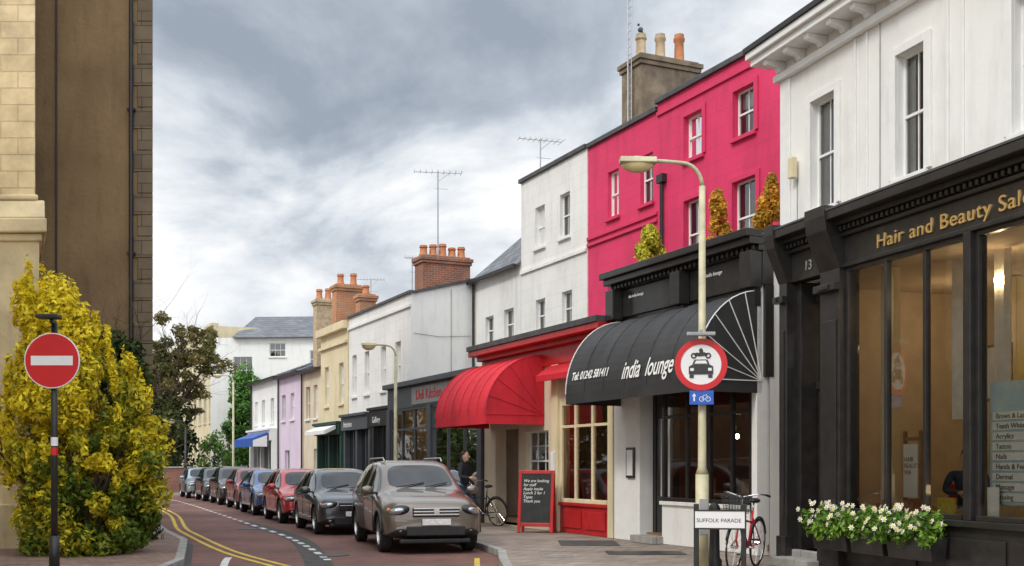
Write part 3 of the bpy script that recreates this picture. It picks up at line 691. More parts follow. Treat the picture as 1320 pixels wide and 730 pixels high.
for i in range(14): xx=1.7+i*.12; ft.box(xx,xx+.05,.35,.41,.957,1.05+random.random()*.1)
ft.done()
wd=Part(h,'reflection_columns',M['cream'],.01); wd.box(1.62,1.85,.5,.65,.36,4.29); wd.box(1.55,1.85,2.6,2.8,.36,4.28); wd.box(2.95,3.25,3.0,3.2,.36,4.28); wd.done()  # cream columns added to stand in for reflections in the glass
mr2=Part(h,'styling_mirrors',M['chrome'],.004)
for xx in (.6,2.4,4.6): mr2.box(xx,xx+.6,4.94,4.98,1.3,2.9)
mr2.done()
sf=Part(h,'wall_shelves',M['wood'],.005)
for zz in (1.5,1.9,2.3): sf.box(5.3,6.6,4.7,4.98,zz,zz+.04)
sf.done()
cv_=Part(h,'reflection_strips',M['curtain']);  # pale hanging strips, shaped to imitate reflections of the houses opposite
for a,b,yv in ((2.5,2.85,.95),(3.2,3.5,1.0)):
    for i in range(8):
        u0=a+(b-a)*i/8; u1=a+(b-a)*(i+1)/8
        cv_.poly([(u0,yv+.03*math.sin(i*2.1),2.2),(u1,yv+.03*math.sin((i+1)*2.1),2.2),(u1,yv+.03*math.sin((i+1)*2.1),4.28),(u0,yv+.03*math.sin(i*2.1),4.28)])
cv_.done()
for xx,yy,zz in ((5.0,1.6,1.25),(4.7,2.5,3.6),(2.2,3.4,3.7),(1.2,2.2,3.7),(3.3,1.0,3.9)): ball('interior_bulb',M['bulb'],h,(xx,yy,zz),(.07,.07,.07))  # first is a real lamp; the other bulbs are added to brighten the room
text(h,'fascia_text','Hair and Beauty Salon',(2.22,-.012,4.43),.255,M['gold'],'LEFT',ext=.012,sx=1.12,sp=1.10)
# upper storey white
h=S('white_salon_house'); y=1.5; xa,xb=-2.44,10
ops=[(-1.51,-.84,5.83,7.65),(.69,1.31,5.83,7.65),(3.0,3.65,5.83,7.65),(5.2,5.85,5.83,7.65)]
wall(h,'front_wall',M['white'],xa,xb,y,4.9,8.9,ops)
for o in ops: sash(h,*o,y,M['trim'],'sides',(2,1),M['trim'])
shell(h,M['white'],xa,xb,y,10,G,8.9)
c=Part(h,'cornice',M['trim'],.01); c.box(xa-.1,xb,y-.12,y-.002,8.3,8.42).box(xa-.3,xb,y-.45,y-.001,8.62,8.74).box(xa-.36,xb,y-.52,y-.001,8.742,8.86)
x=xa+.02
while x<xb:
    c.prism([(y-.003,8.43),(y-.12,8.43),(y-.16,8.5),(y-.38,8.54),(y-.4,8.618),(y-.003,8.618)],x,x+.12)
    x+=.62
c.box(xa+.004,xa+.3,y-.04,y-.003,5.1,8.3)
for px in (-.35,-.05,1.75,2.05,4.3): c.box(px,px+.05,y-.03,y-.002,5.3,8.3)
c.done()
a=Part(h,'window_surround',M['trim'],.006)
for o in ops:
    p,q,r,s=o; a.box(p-.14,p-.004,y-.05,y-.002,r,s+.13).box(q+.004,q+.14,y-.05,y-.002,r,s+.13).box(p-.004,q+.004,y-.05,y-.002,s+.004,s+.13)
a.done()
Part(h,'roof_gutter',M['blackm']).box(xa-.38,xb,y-.56,y+.1,8.865,8.95).done()
Part(h,'alarm_box',M['cream'],.01).box(xa+.42,xa+.56,y-.15,y-.05,6.5,6.85).done()
pw=Part(h,'cable_run',M['grey']); pw.tube([(xa+.5,y-.012,6.5),(xa+.5,y-.012,5.1)],.008,5).tube([(.3,y-.02,8.3),(.3,y-.02,5.1)],.008,5); pw.done()
chimney(h,-1.9,6.2,1.2,.8,8.6,9.8,M['brick'],2,M['terra'],'x',.4)
# ------------------------------------------------------------ left buildings (side walls follow the street line)
SK=-.46
h=empty('stone_church_corner',(-8.6,19.8,0),0)
Part(h,'upper_shaft',M['ashlar'],.015).box(-9,-.0,0,2.6,6.4,14,SK).done()
Part(h,'lower_shaft',M['stone'],.02).box(-9,.07,-.08,2.6,0.1,5.75,SK).done()
mo=Part(h,'weathering_moulding',M['stone'],.03); mo.box(-9,.20,-.22,2.6,5.76,6.02,SK); mo.prism([(-.2,6.022),(-.02,6.38),(2.6,6.38),(2.6,6.022)],-9,.17,SK)
mo.box(-9,.05,-.05,2.6,6.381,6.48,SK); mo.box(-9,.12,-.13,2.6,5.62,5.758,SK)
mo.done()
Part(h,'plinth',M['stone'],.02).box(-9,.2,-.22,2.6,.1,.9,SK).done()
h=empty('brown_rendered_building',(-7.53,23,0),0)
Part(h,'front_wall',M['brown']).box(-9,-.32,0,6,.1,16,SK).done()
q=Part(h,'corner_quoins',M['quoin'],.01)
z=.1;i=0
while z<16: 
    q.box(-.32-(i%2)*.08,0,-.03,.6,z,z+.44,SK); z+=.45;i+=1
q.done()
pp=Part(h,'downpipe',M['blackm']).tube([(-.42,-.1,.2),(-.42,-.1,16)],.045)
for zz in (3,6,9,12): pp.box(-.5,-.34,-.12,-.001,zz,zz+.05)
pp.tube([(-2.0,-.04,.2),(-2.0,-.04,16)],.018); pp.done()
h=empty('cream_stucco_terrace',(-9.4,-4,0),math.radians(90)); ops=[(1.2+i*2.4,2.3+i*2.4,z,z+2.0) for i in range(8) for z in (1,4.4,7.6)]
wall(h,'front_wall',M['cream'],0,21,0,G,11,ops)
for o in ops: sash(h,*o,0,M['trim'],'sides',(2,1),M['trim'])
shell(h,M['cream'],0,21,0,8,G,11)
# ------------------------------------------------------------ ground
def flat(name,pts,z,m):
    o=mkobj(name,[(x,y,z) for x,y in pts],[tuple(range(len(pts)))],m); return o
g=flat('ground',[(-400,-400),(400,-400),(400,800),(-400,800)],-.03,M['grass'])
flat('road',[(-90,-40),(30,-40),(30,75),(-90,75)],0,M['road'])
RK=[(3.5,-30),(3.2,0),(2.0,6),(.6,11),(-.05,15),(-.2,17.4),(-.25,19.3),(-.6,20.8),(-1.3,22.6),(-2.2,25),(-4.1,30),(-5.95,34.5),(-7.75,39),(-9.5,43.5),(-11.5,48.3),(-13.5,53),(-15.4,56.6),(-17,57.9),(-20,58.6),(-90,60)]
LK=[(-4.6,-30),(-4.6,5),(-4.7,12),(-5.2,17.4),(-6.5,22),(-7.9,25.2),(-9.0,28),(-11.4,35),(-14.0,41.5),(-15.2,43.4),(-17,44.3),(-90,46)]
def strip(name,pts,w,z0,z1,m,side=1):
    v=[];f=[];P=[Vector((a,b)) for a,b in pts]; n=len(P)
    for i,p in enumerate(P):
        d=(P[min(i+1,n-1)]-P[max(i-1,0)]).normalized(); nn=Vector((d.y,-d.x))*side
        q=p+nn*w
        v+=[(p.x,p.y,z0),(p.x,p.y,z1),(q.x,q.y,z1),(q.x,q.y,z0)]
    for i in range(n-1):
        a=i*4;b=a+4
        for k in range(4):
            k2=(k+1)%4; f.append((a+k,b+k,b+k2,a+k2))
    f+= [(0,1,2,3),tuple((n-1)*4+k for k in (3,2,1,0))]
    o=mkobj(name,v,f,m); bm=bmesh.new(); bm.from_mesh(o.data); bmesh.ops.recalc_face_normals(bm,faces=bm.faces); bm.to_mesh(o.data); bm.free(); return o
flat('pavement',RK+[(-90,120),(60,120),(60,-30)],G-.004,M['pave'])
strip('kerb',RK,.14,-.02,G,M['kerb'],1)
flat('pavement.001',LK+[(-90,-30)],G-.004,M['pavel'])
strip('kerb.001',LK,.14,-.02,G,M['kerb'],-1)
def smoothpts(pts,n=8):
    P=[Vector(p) for p in pts]; out=[]
    for i in range(len(P)-1):
        p0=P[max(i-1,0)];p1=P[i];p2=P[i+1];p3=P[min(i+2,len(P)-1)]
        for k in range(n):
            t=k/n; out.append(.5*((2*p1)+(p2-p0)*t+(2*p0-5*p1+4*p2-p3)*t*t+(3*p1-p0-3*p2+p3)*t**3))
    out.append(P[-1]); return [(q.x,q.y) for q in out]
YL=smoothpts([(-1.6,13.5),(-2.6,15.3),(-3.8,17.4),(-5.4,20.4),(-7.45,25.2),(-8.55,28),(-10.9,35),(-13.5,41.5)])
def ribbon(name,pts,w,z,m,off=0,d0=0,dash=None):
    v=[];f=[];P=[Vector(p) for p in pts]; n=len(P)
    for i,p in enumerate(P):
        d=(P[min(i+1,n-1)]-P[max(i-1,0)]).normalized(); nn=Vector((d.y,-d.x)); q0=p+nn*(off-w/2); q1=p+nn*(off+w/2)
        v+=[(q0.x,q0.y,z),(q1.x,q1.y,z)]
    for i in range(n-1):
        if dash and (i%dash[0])>=dash[1]: continue
        f.append((2*i,2*i+1,2*i+3,2*i+2))
    return mkobj(name,v,f,m)
ribbon('double_yellow_line',YL,.09,.004,M['yellow'],0); ribbon('double_yellow_line.001',YL,.09,.004,M['yellow'],.22)
CL=smoothpts([(-3.1,18.5),(-4.0,21.5),(-5.2,25),(-7.2,30),(-9.0,34.5),(-10.8,39),(-12.6,43.5),(-14.5,48),(-16.3,52)],16)
ribbon('parking_bay_line',CL,.12,.004,M['wline'],0,0,(4,2))
YR=smoothpts([(-.35,13),(-.55,17.4),(-.6,18.9)]); ribbon('yellow_line',YR,.09,.004,M['yellow'])
ribbon('white_edge_line',smoothpts([(-4.2,15.8),(-4.75,18.2),(-4.9,19)]),.12,.005,M['wline'])
ribbon('road_gutter',LK[2:9],.22,.003,M['tar'],-.0); ribbon('road_trench_repair',smoothpts([(-2.4,14),(-3.4,19),(-4.9,24.5),(-7.6,31)]),.45,.0025,M['tar'])
lathe('manhole_cover',[(.3,0),(.3,.006)],M['blackm'],None,(-3.2,19.5,.004),32)
lathe('manhole_cover',[(.26,0),(.26,.006)],M['blackm'],None,(-6.6,27.5,.004),32)
Part(None,'access_cover',M['blackm']).box(1.6,2.9,18.2,18.9,G+.0,G+.006).done()
Part(None,'access_cover',M['steel']).box(.5,1.0,17.6,18.1,G+.0,G+.005).done()
Part(None,'tarmac_patch',M['tar']).box(.9,2.0,20.2,21.6,G-.002,G+.003).done()
h=empty('garden_brick_wall',(-24,60.4,0),0)
Part(h,'brickwork',M['brickw']).box(0,6.3,0,.25,0,1.45).done(); Part(h,'coping',M['kerb'],.01).box(-.02,6.34,-.05,.3,1.45,1.53).done()
h=empty('garden_brick_wall',(-90,61,0),0); Part(h,'brickwork',M['brickw']).box(0,64,0,.25,0,1.6).done()
# ------------------------------------------------------------ foliage
def leaves(name,clumps,size,cols,parent=None,loc=(0,0,0),shade=.5,flat_=.6):
    C=[];Nn=[];K=[]
    for (c,r,n) in clumps:
        r=np.array(r if hasattr(r,'__len__') else (r,r,r)); c=np.array(c)
        d=np.random.normal(size=(n,3)); d/=np.linalg.norm(d,axis=1)[:,None]
        rad=np.random.uniform(.35,1.0,n)**.5*np.random.uniform(.85,1.12,n)
        C.append(c+d*r*rad[:,None]); Nn.append(d); 
        base=np.random.rand()
        K.append(np.stack([np.full(n,base),rad],1))
    C=np.concatenate(C);Nn=np.concatenate(Nn);K=np.concatenate(K); n=len(C)
    nr=Nn+np.random.normal(scale=flat_,size=(n,3)); nr/=np.linalg.norm(nr,axis=1)[:,None]
    a=np.cross(nr,np.random.normal(size=(n,3))); a/=np.linalg.norm(a,axis=1)[:,None]; b=np.cross(nr,a)
    s=size*np.random.uniform(.6,1.3,n)[:,None]
    V=np.stack([C-a*s*.9, C-b*s*.42+nr*s*.1, C+a*s*.9, C+b*s*.42+nr*s*.1],1).reshape(-1,3)
    me=bpy.data.meshes.new(name); me.vertices.add(4*n); me.vertices.foreach_set('co',V.ravel())
    me.loops.add(4*n); me.loops.foreach_set('vertex_index',np.arange(4*n)); me.polygons.add(n)
    me.polygons.foreach_set('loop_start',np.arange(n)*4); me.polygons.foreach_set('loop_total',np.full(n,4))
    me.update(); me.validate()
    ca=me.color_attributes.new(name='Col',type='FLOAT_COLOR',domain='CORNER')
    cc=cols(C,K); cc=np.clip(cc*np.random.uniform(.65,1.3,(n,1)),0,1)
    cc=np.concatenate([cc,np.ones((n,1))],1); ca.data.foreach_set('color',np.repeat(cc,4,axis=0).ravel())
    me.materials.append(M['leaf']); o=bpy.data.objects.new(name,me); COL.objects.link(o); o.location=loc
    if parent: o.parent=parent
    return o
def mixc(a,b,t): return np.array(a)[None,:]*(1-t[:,None])+np.array(b)[None,:]*t[:,None]
def branch(part,p,d,l,r,depth,out,spread=.6):
    pts=[p];rs=[r];q=Vector(p);dd=Vector(d).normalized()
    for i in range(4):
        dd=(dd+Vector([random.gauss(0,.14) for _ in range(3)])).normalized(); q=q+dd*l/4; pts.append(tuple(q)); rs.append(r*(1-.13*(i+1)))
    part.tube(pts,rs,6)
    if depth==0: out.append(tuple(q)); return
    for k in range(random.choice((2,3,3))):
        nd=(dd+Vector([random.gauss(0,spread) for _ in range(3)])+Vector((0,0,.15))).normalized()
        st=Vector(pts[random.choice((2,3,4,4))])
        branch(part,tuple(st),nd,l*random.uniform(.6,.8),rs[-1]*.75,depth-1,out,spread)
    out.append(tuple(q))
# golden shrub
def shrub():
    e=empty('golden_shrub',(-7.2,18.6,G))
    st=Part(e,'stems',M['bark']); tips=[]
    for i in range(9): branch(st,(random.uniform(-.3,.3),random.uniform(-.3,.3),0),(random.uniform(-.25,.25),random.uniform(-.2,.2),1),1.5,.05,2,tips,.3)
    st.done(True)
    cl=[]
    prof=[(0.2,.98),(1.0,1.12),(1.8,1.14),(2.4,1.06),(3.0,.92),(3.6,.66),(4.1,.45),(4.6,.22)]
    def ctr(z): return -.02 if z<2.2 else -.02-.34*(z-2.2)
    for i in range(240):
        z=random.uniform(.12,4.5)
        if random.random()<.3: z=random.uniform(.1,2.4)
        R=np.interp(z,[p[0] for p in prof],[p[1] for p in prof]); a=random.uniform(0,2*math.pi); rr=R*random.uniform(.6,1.04)
        cl.append(((ctr(z)+rr*math.cos(a)*1.03,rr*math.sin(a)*.85,z),random.uniform(.13,.32),230))
    for i in range(95):
        z=random.uniform(1.0,4.6); R=np.interp(z,[p[0] for p in prof],[p[1] for p in prof]); a=random.uniform(0,2*math.pi)
        cl.append(((ctr(z)+R*math.cos(a)*1.10,R*math.sin(a)*.95,z+.12),(.06,.06,.28),60))
    for i in range(12):
        cl.append(((-1.2+random.uniform(-.25,.1),-.3+random.uniform(-.2,.2),random.uniform(1.5,2.5)),(.15,.1,.2),70))
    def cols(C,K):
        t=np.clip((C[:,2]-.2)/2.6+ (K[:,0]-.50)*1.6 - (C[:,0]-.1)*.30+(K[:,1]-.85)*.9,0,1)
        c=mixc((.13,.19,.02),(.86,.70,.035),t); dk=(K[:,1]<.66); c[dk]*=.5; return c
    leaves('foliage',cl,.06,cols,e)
shrub()
def tree(name,loc,hgt,rad,nc,n,size,c1,c2,depth=3,trunk=.16,bare=False,spread=.55,narrow=1.0):
    e=empty(name,loc); st=Part(e,'trunk_and_limbs',M['bark']); tips=[]
    branch(st,(0,0,0),(0.02,0,1),hgt*.42,trunk,0,[]); top=Vector(st.v[-1])
    for k in range(5):
        a=k*1.3; branch(st,tuple(top),(math.cos(a)*.6*narrow,math.sin(a)*.6*narrow,1),hgt*.26,trunk*.6,depth,tips,spread)
    st.done(True)
    if not bare:
        cl=[]
        for i in range(nc):
            t=random.choice(tips); p=(t[0]*random.uniform(.6,1.0),t[1]*random.uniform(.6,1.0),t[2]*random.uniform(.7,1.02))
            cl.append((p,(rad*random.uniform(.6,1.2),rad*random.uniform(.6,1.2),rad*random.uniform(.4,.9)),n))
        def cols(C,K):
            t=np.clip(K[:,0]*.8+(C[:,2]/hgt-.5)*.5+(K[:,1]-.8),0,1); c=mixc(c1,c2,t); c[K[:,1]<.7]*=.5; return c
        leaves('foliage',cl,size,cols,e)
    return e
tree('leafy_tree',(-20.0,64,0),10.8,.55,85,130,.13,(.07,.08,.02),(.24,.20,.06),3,.2,False,.4,.55)
tree('leafy_tree',(-23.0,66,0),9.5,.8,70,160,.15,(.05,.075,.015),(.15,.17,.045),3,.2)
tree('bare_tree',(-20.8,62,0),10.2,.8,0,0,.1,0,0,5,.16,True,.4,.6)
tree('bare_tree',(-8.0,22.2,G),5.6,.8,0,0,.1,0,0,4,.06,True,.5,.7)
tree('bare_tree',(-14.6,38.5,0),9.3,.8,0,0,.1,0,0,5,.12,True,.45)
def mass(name,loc,ext,nc,r,n,size,c1,c2):
    e=empty(name,loc); st=Part(e,'stems',M['bark'])
    for k in range(5):
        x=random.uniform(-ext[0],ext[0])*.6; branch(st,(x,0,0),(random.uniform(-.2,.2),0,1),ext[2]*.4,.07*min(1,ext[0]),1,[],.25)
    st.done(True)
    cl=[]
    for i in range(nc):
        a=random.uniform(0,2*math.pi); q=random.uniform(.3,1)**.5; z=random.uniform(.03,1); w=math.sqrt(max(0,1-(z*.95)**3))
        cl.append(((ext[0]*q*math.cos(a)*w,ext[1]*q*math.sin(a)*w,ext[2]*z),r*random.uniform(.6,1.25),n))
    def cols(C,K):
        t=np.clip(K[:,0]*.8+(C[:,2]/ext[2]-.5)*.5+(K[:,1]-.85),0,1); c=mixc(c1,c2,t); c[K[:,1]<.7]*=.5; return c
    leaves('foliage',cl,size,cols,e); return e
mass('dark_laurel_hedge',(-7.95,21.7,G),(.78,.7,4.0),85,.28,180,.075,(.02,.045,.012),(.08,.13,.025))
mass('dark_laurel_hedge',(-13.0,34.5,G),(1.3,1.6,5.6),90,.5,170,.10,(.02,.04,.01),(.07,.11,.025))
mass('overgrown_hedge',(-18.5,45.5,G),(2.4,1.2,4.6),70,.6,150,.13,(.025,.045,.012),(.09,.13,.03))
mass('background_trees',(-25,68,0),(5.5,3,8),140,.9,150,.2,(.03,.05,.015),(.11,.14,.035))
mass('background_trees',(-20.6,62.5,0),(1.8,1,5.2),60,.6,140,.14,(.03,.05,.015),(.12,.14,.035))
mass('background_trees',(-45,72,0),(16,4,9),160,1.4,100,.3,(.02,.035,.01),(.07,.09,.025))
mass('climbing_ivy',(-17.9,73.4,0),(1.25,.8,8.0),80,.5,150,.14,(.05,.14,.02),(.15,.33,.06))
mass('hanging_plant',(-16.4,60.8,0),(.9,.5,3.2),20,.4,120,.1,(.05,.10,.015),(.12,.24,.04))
# golden topiary on shop roof
def topiary(x,y,z,hh,r):
    e=empty('golden_conifer_planter',Tw(x,y,z),TA)
    lathe('pot',[(.14,0),(.19,.28),(.21,.3),(.21,.34),(.17,.34),(.16,.25)],M['terra'],e)
    cl=[]
    for i in range(34):
        t=random.random(); a=random.uniform(0,6.28); rr=r*(1-t)**.7*.75
        cl.append(((rr*math.cos(a),rr*math.sin(a),.3+t*(hh-.3)),(.11,.11,.17),110))
    leaves('foliage',cl,.05,lambda C,K: mixc((.26,.18,.02),(.78,.42,.05) if x>-4 else (.62,.58,.06),np.clip(K[:,0]+K[:,1]-.6,0,1)),e)
    Part(e,'trunk',M['bark']).tube([(0,0,.2),(0,0,hh*.8)],[.03,.01]).done()
topiary(-3.38,1.5,5.35,1.55,.36); topiary(-1.75,1.5,5.35,1.5,.36); topiary(-4.6,.7,5.35,1.05,.42)
# window boxes with daffodils
for k,(a,b) in enumerate(((1.25,2.0),(2.1,2.75),(2.85,3.65))):
    e=empty('flower_window_box',Sw(a,-.36,.46),SA); w=b-a
    bx=Part(e,'trough',M['black'],.008); bx.prism([(0,.28),(.05,0),(.25,0),(.28,.28)],0,w); bx.done()
    Part(e,'soil',M['soil']).box(.02,w-.02,.02,.26,.281,.285).done()
    cl=[((random.uniform(0,w),random.uniform(-.12,.26),.26+random.random()*.24),(.10,.08,.13),45) for i in range(int(w*44))]
    leaves('flower_leaves',cl,.045,lambda C,K: mixc((.07,.16,.02),(.24,.42,.05),np.clip(K[:,0]*.7+(K[:,1]-.7),0,1)),e)
    fl=Part(e,'blossoms',M['signwhite']); fy=Part(e,'blossom_centres',M['yellowcard'])
    for i in range(int(w*(70 if k!=1 else 28))):
        cx,cy,cz=random.uniform(-.05,w+.05),random.uniform(-.22,.2),.34+random.random()*.32
        u=Vector((random.gauss(0,.4),-1,random.gauss(.4,.4))).normalized(); s1=u.cross(Vector((0,0,1))).normalized(); s2=u.cross(s1)
        for j in range(6):
            an=j*math.pi/3; d1=s1*math.cos(an)+s2*math.sin(an); d2=s1*math.cos(an+.45)+s2*math.sin(an+.45); d3=s1*math.cos(an-.45)+s2*math.sin(an-.45)
            c0=Vector((cx,cy,cz)); fl.poly([tuple(c0),tuple(c0+d2*.025),tuple(c0+d1*.042+u*.004),tuple(c0+d3*.025)])
        c0=Vector((cx,cy,cz))+u*.004
        fy.poly([tuple(c0+(s1*math.cos(q)+s2*math.sin(q))*.018+u*.008) for q in [i2*math.pi/3 for i2 in range(6)]])
    mkobj(fl.n,fl.v,fl.f,fl.m,e); mkobj(fy.n,fy.v,fy.f,fy.m,e)
# ------------------------------------------------------------ cars
SUV=[(0,.66,.40,.62,.74,.52),(.05,.80,.30,.70,.88,.66),(.22,.90,.25,.80,.99,.74),(.75,.92,.25,.93,1.07,.78),(1.15,.925,.25,1.0,1.13,.77),(1.24,.925,.25,1.01,1.17,.76),(1.95,.925,.25,1.04,1.60,.64),(2.12,.925,.25,1.05,1.66,.64),(2.55,.925,.25,1.06,1.70,.64),(2.65,.925,.25,1.06,1.70,.64),(3.45,.925,.25,1.08,1.69,.63),(3.55,.925,.25,1.08,1.69,.63),(4.15,.92,.27,1.10,1.63,.61),(4.3,.91,.28,1.10,1.56,.62),(4.52,.87,.32,1.05,1.22,.68),(4.62,.82,.38,.95,1.0,.68),(4.65,.72,.45,.8,.85,.6)]
def hatch(L=4.0,H=1.46,W=.86):
    k=L/4.65
    return [(y*k,w*W/.925,.20+(zb-.25)*.8,.2+(zs-.25)*(H-.2)/1.45,.2+(zt-.25)*(H-.2)/1.45,wt*W/.925*1.0) for (y,w,zb,zs,zt,wt) in SUV]
def wheel(parent,x,y,r,w,side):
    e=empty('wheel',parent=parent,loc=(x,y,r)); rot=(0,math.pi/2*side,0)
    lathe('tyre',[(r*.62,-w/2),(r*.9,-w/2),(r*.985,-w/2+.025),(r,-w/4),(r,w/4),(r*.985,w/2-.025),(r*.9,w/2),(r*.64,w/2),(r*.62,w/2-.04)],M['tyre'],e,(0,0,0),28,rot)
    lathe('rim_edge',[(r*.65,w/2-.08),(r*.66,w/2-.005),(r*.62,w/2-.005),(r*.58,w/2-.06),(r*.58,w/2-.09)],M['rim'],e,(0,0,0),28,rot)
    lathe('wheel_well_disc',[(r*.6,w/2-.12),(r*.6,w/2-.10)],M['blackm'],e,(0,0,0),20,rot)
    p=Part(e,'spokes',M['rim'],.004)
    for k in range(5):
        a=k*2*math.pi/5+.3
        ca,sa=math.cos(a),math.sin(a); q=[]
        for (rr,ww) in ((r*.08,.05),(r*.62,.035)):
            for s in (-1,1): q.append((rr*ca-s*ww*sa,rr*sa+s*ww*ca))
        xo=side*(w/2-.03); xi=side*(w/2-.06); n=len(p.v)
        for xx in (xi,xo): p.v+=[(xx,q[0][0],q[0][1]),(xx,q[1][0],q[1][1]),(xx,q[3][0],q[3][1]),(xx,q[2][0],q[2][1])]
        p.f+=[(n,n+1,n+2,n+3),(n+4,n+5,n+6,n+7),(n,n+1,n+5,n+4),(n+1,n+2,n+6,n+5),(n+2,n+3,n+7,n+6),(n+3,n,n+4,n+7)]
    p.done(); lathe('hub_cap',[(r*.14,w/2-.06),(r*.14,w/2-.02),(r*.08,w/2-.012)],M['rim'],e,(0,0,0),16,rot)
def car(name,loc,ang,St,paintm,r=.33,suv=False):
    e=empty(name,loc,ang); L=St[-1][0]; W=max(s[1] for s in St); H=max(s[4] for s in St)
    V=[];F=[];MI=[]; n=len(St)
    def ring(s):
        y,w,zb,zs,zt,wt=s; zm=(zb+zs)/2+.04
        pts=[(w*.86,zb),(w*.985,zb+.10),(w*1.0,zm),(w*1.0,zs-.07),(w*.965,zs),(wt+.02,zt-.055),(wt*.90,zt-.008),(wt*.45,zt+.012)]
        return [(x,y,z) for x,z in pts]+[(-x,y,z) for x,z in reversed(pts)]
    for s in St: V+=ring(s)
    m=16
    for i in range(n-1):
        for k in range(m):
            k2=(k+1)%m; F.append((i*m+k,(i+1)*m+k,(i+1)*m+k2,i*m+k2))
            g=1; kk=k if k<8 else 14-k
            if k==15: g=0
            elif kk==0: g=0
            elif kk==4 and 5<=i<=12 and i not in (8,10,): g=2
            elif kk in(6,7) and (i==5): g=2
            elif kk in(6,7) and i==13: g=2
            MI.append(g)
    F.append(tuple(range(m))); MI.append(1); F.append(tuple((n-1)*m+k for k in reversed(range(m)))); MI.append(1)
    o=mkobj('body',V,F,[M['blackm'],paintm,M['carglass']],e,True,0,MI)
    bm=bmesh.new(); bm.from_mesh(o.data); bmesh.ops.recalc_face_normals(bm,faces=bm.faces)
    cl=bm.edges.layers.float.get('crease_edge') or bm.edges.layers.float.new('crease_edge')
    for ed in bm.edges:
        if len(ed.link_faces)==2 and ed.link_faces[0].material_index!=ed.link_faces[1].material_index: ed[cl]=.55
    bm.to_mesh(o.data); bm.free()
    sd=o.modifiers.new('sub','SUBSURF'); sd.levels=2; sd.render_levels=2
    ya=.86*L/4.65 if suv else .80*L/4.3; yb=L-.86*L/4.65
    cv=bpy.data.meshes.new('c'); bmc=bmesh.new()
    for yy in (ya,yb):
        for sx in (-1,1):
            mt=Matrix.Translation((sx*(W),yy,r))@Matrix.Rotation(math.pi/2,4,'Y')
            bmesh.ops.create_cone(bmc,cap_ends=True,segments=32,radius1=r+.055,radius2=r+.055,depth=.52,matrix=mt)
    bmc.to_mesh(cv); bmc.free(); co=bpy.data.objects.new('c',cv); COL.objects.link(co); co.parent=e
    cv.materials.append(M['blackm'])
    bo=o.modifiers.new('b','BOOLEAN'); bo.object=co; bo.operation='DIFFERENCE'; bo.solver='EXACT'
    bpy.context.view_layer.update()
    dg=bpy.context.evaluated_depsgraph_get(); me=bpy.data.meshes.new_from_object(o.evaluated_get(dg)); o.modifiers.clear(); o.data=me
    bpy.data.objects.remove(co)
    try: me.set_sharp_from_angle(angle=math.radians(38))
    except Exception: pass
    for yy in (ya,yb):
        for sx in (-1,1): wheel(e,sx*(W-.13),yy,r,.22,sx)
        if suv:
            for sx in (-1,1):
                t=Part(e,'wheel_arch_trim',M['blackm']); t.tube([(sx*(W-.005),yy+(r+.055)*math.cos(a),r+(r+.055)*math.sin(a)) for a in [math.pi*i/16 for i in range(17)]],.028,6); t.done(True)
    hz=H/1.70
    zl=.78*hz if suv else .66*H/1.46; 
    for sx in (-1,1):
        ball('headlamp_housing',M['blackm'],e,(sx*W*.70,.150,zl),(.215,.162,.105),(0,sx*.18,sx*.5))
        ball('headlamp',M['lens'],e,(sx*W*.72,.13,zl),(.185,.155,.082),(0,sx*.18,sx*.5))
        ball('headlamp_reflector',M['chrome'],e,(sx*W*.66,.035,zl),(.055,.045,.055))
        ball('indicator',M['amber'],e,(sx*W*.88,.24,zl+.01),(.045,.09,.045),(0,0,sx*.35))
        ball('fog_lamp',M['lens'],e,(sx*W*.68,.055,zl-.34),(.07,.045,.045))
        ball('door_mirror',paintm,e,(sx*(W+.10),1.42*L/4.65,.2+(H-.2)*.62),(.12,.07,.085))
        Part(e,'mirror_arm',M['blackm']).box(sx*(W-.08),sx*(W+.06),1.40*L/4.65,1.45*L/4.65,.2+(H-.2)*.57,.2+(H-.2)*.6).done()
        ball('tail_lamp',M['signred'],e,(sx*W*.84,L-.12,.95*hz),(.1,.1,.2))
        Part(e,'door_handle',paintm,.006).box(sx*(W-.015),sx*(W+.02),2.35*L/4.65,2.52*L/4.65,.2+(H-.2)*.50,.2+(H-.2)*.525).done()
        Part(e,'door_handle',paintm,.006).box(sx*(W-.015),sx*(W+.02),3.2*L/4.65,3.37*L/4.65,.2+(H-.2)*.52,.2+(H-.2)*.545).done()
        dl=Part(e,'door_shut_lines',M['blackm'])
        for yy in (1.45,2.6,3.5): dl.box(sx*(W-.012),sx*(W+.0025),yy*L/4.65-.006,yy*L/4.65+.006,.42,.2+(H-.2)*.55)
        dl.done()
    gr=Part(e,'grille',M['blackm'],.015); gr.box(-W*.46,W*.46,-.03,.12,zl-.11,zl+.06); gr.box(-W*.58,W*.58,-.025,.12,zl-.44,zl-.27); gr.done()
    gb=Part(e,'grille_bars',M['chrome'],.004)
    for z in ((zl-.075,zl-.02,zl+.035) if suv else (zl-.02,)): gb.box(-W*.45,W*.45,-.045,-.031,z,z+.022)
    gb.box(-.05,.05,-.052,-.046,zl-.05,zl+.03); gb.done()
    Part(e,'number_plate',M['plate'],.004).box(-.26,.26,-.055,-.031,zl-.25,zl-.14).done()
    Part(e,'bumper_valance',M['blackm'],.02).box(-W*.7,W*.7,.03,.2,.2,.28).done()
    wi=Part(e,'wipers',M['blackm']); yc=1.24*L/4.65
    wi.tube([(-.5,yc-.03,St[5][4]+.02),(.05,yc+.12,St[5][4]+.10)],.010,5); wi.tube([(.05,yc-.03,St[5][4]+.02),(.5,yc+.12,St[5][4]+.10)],.010,5); wi.done()
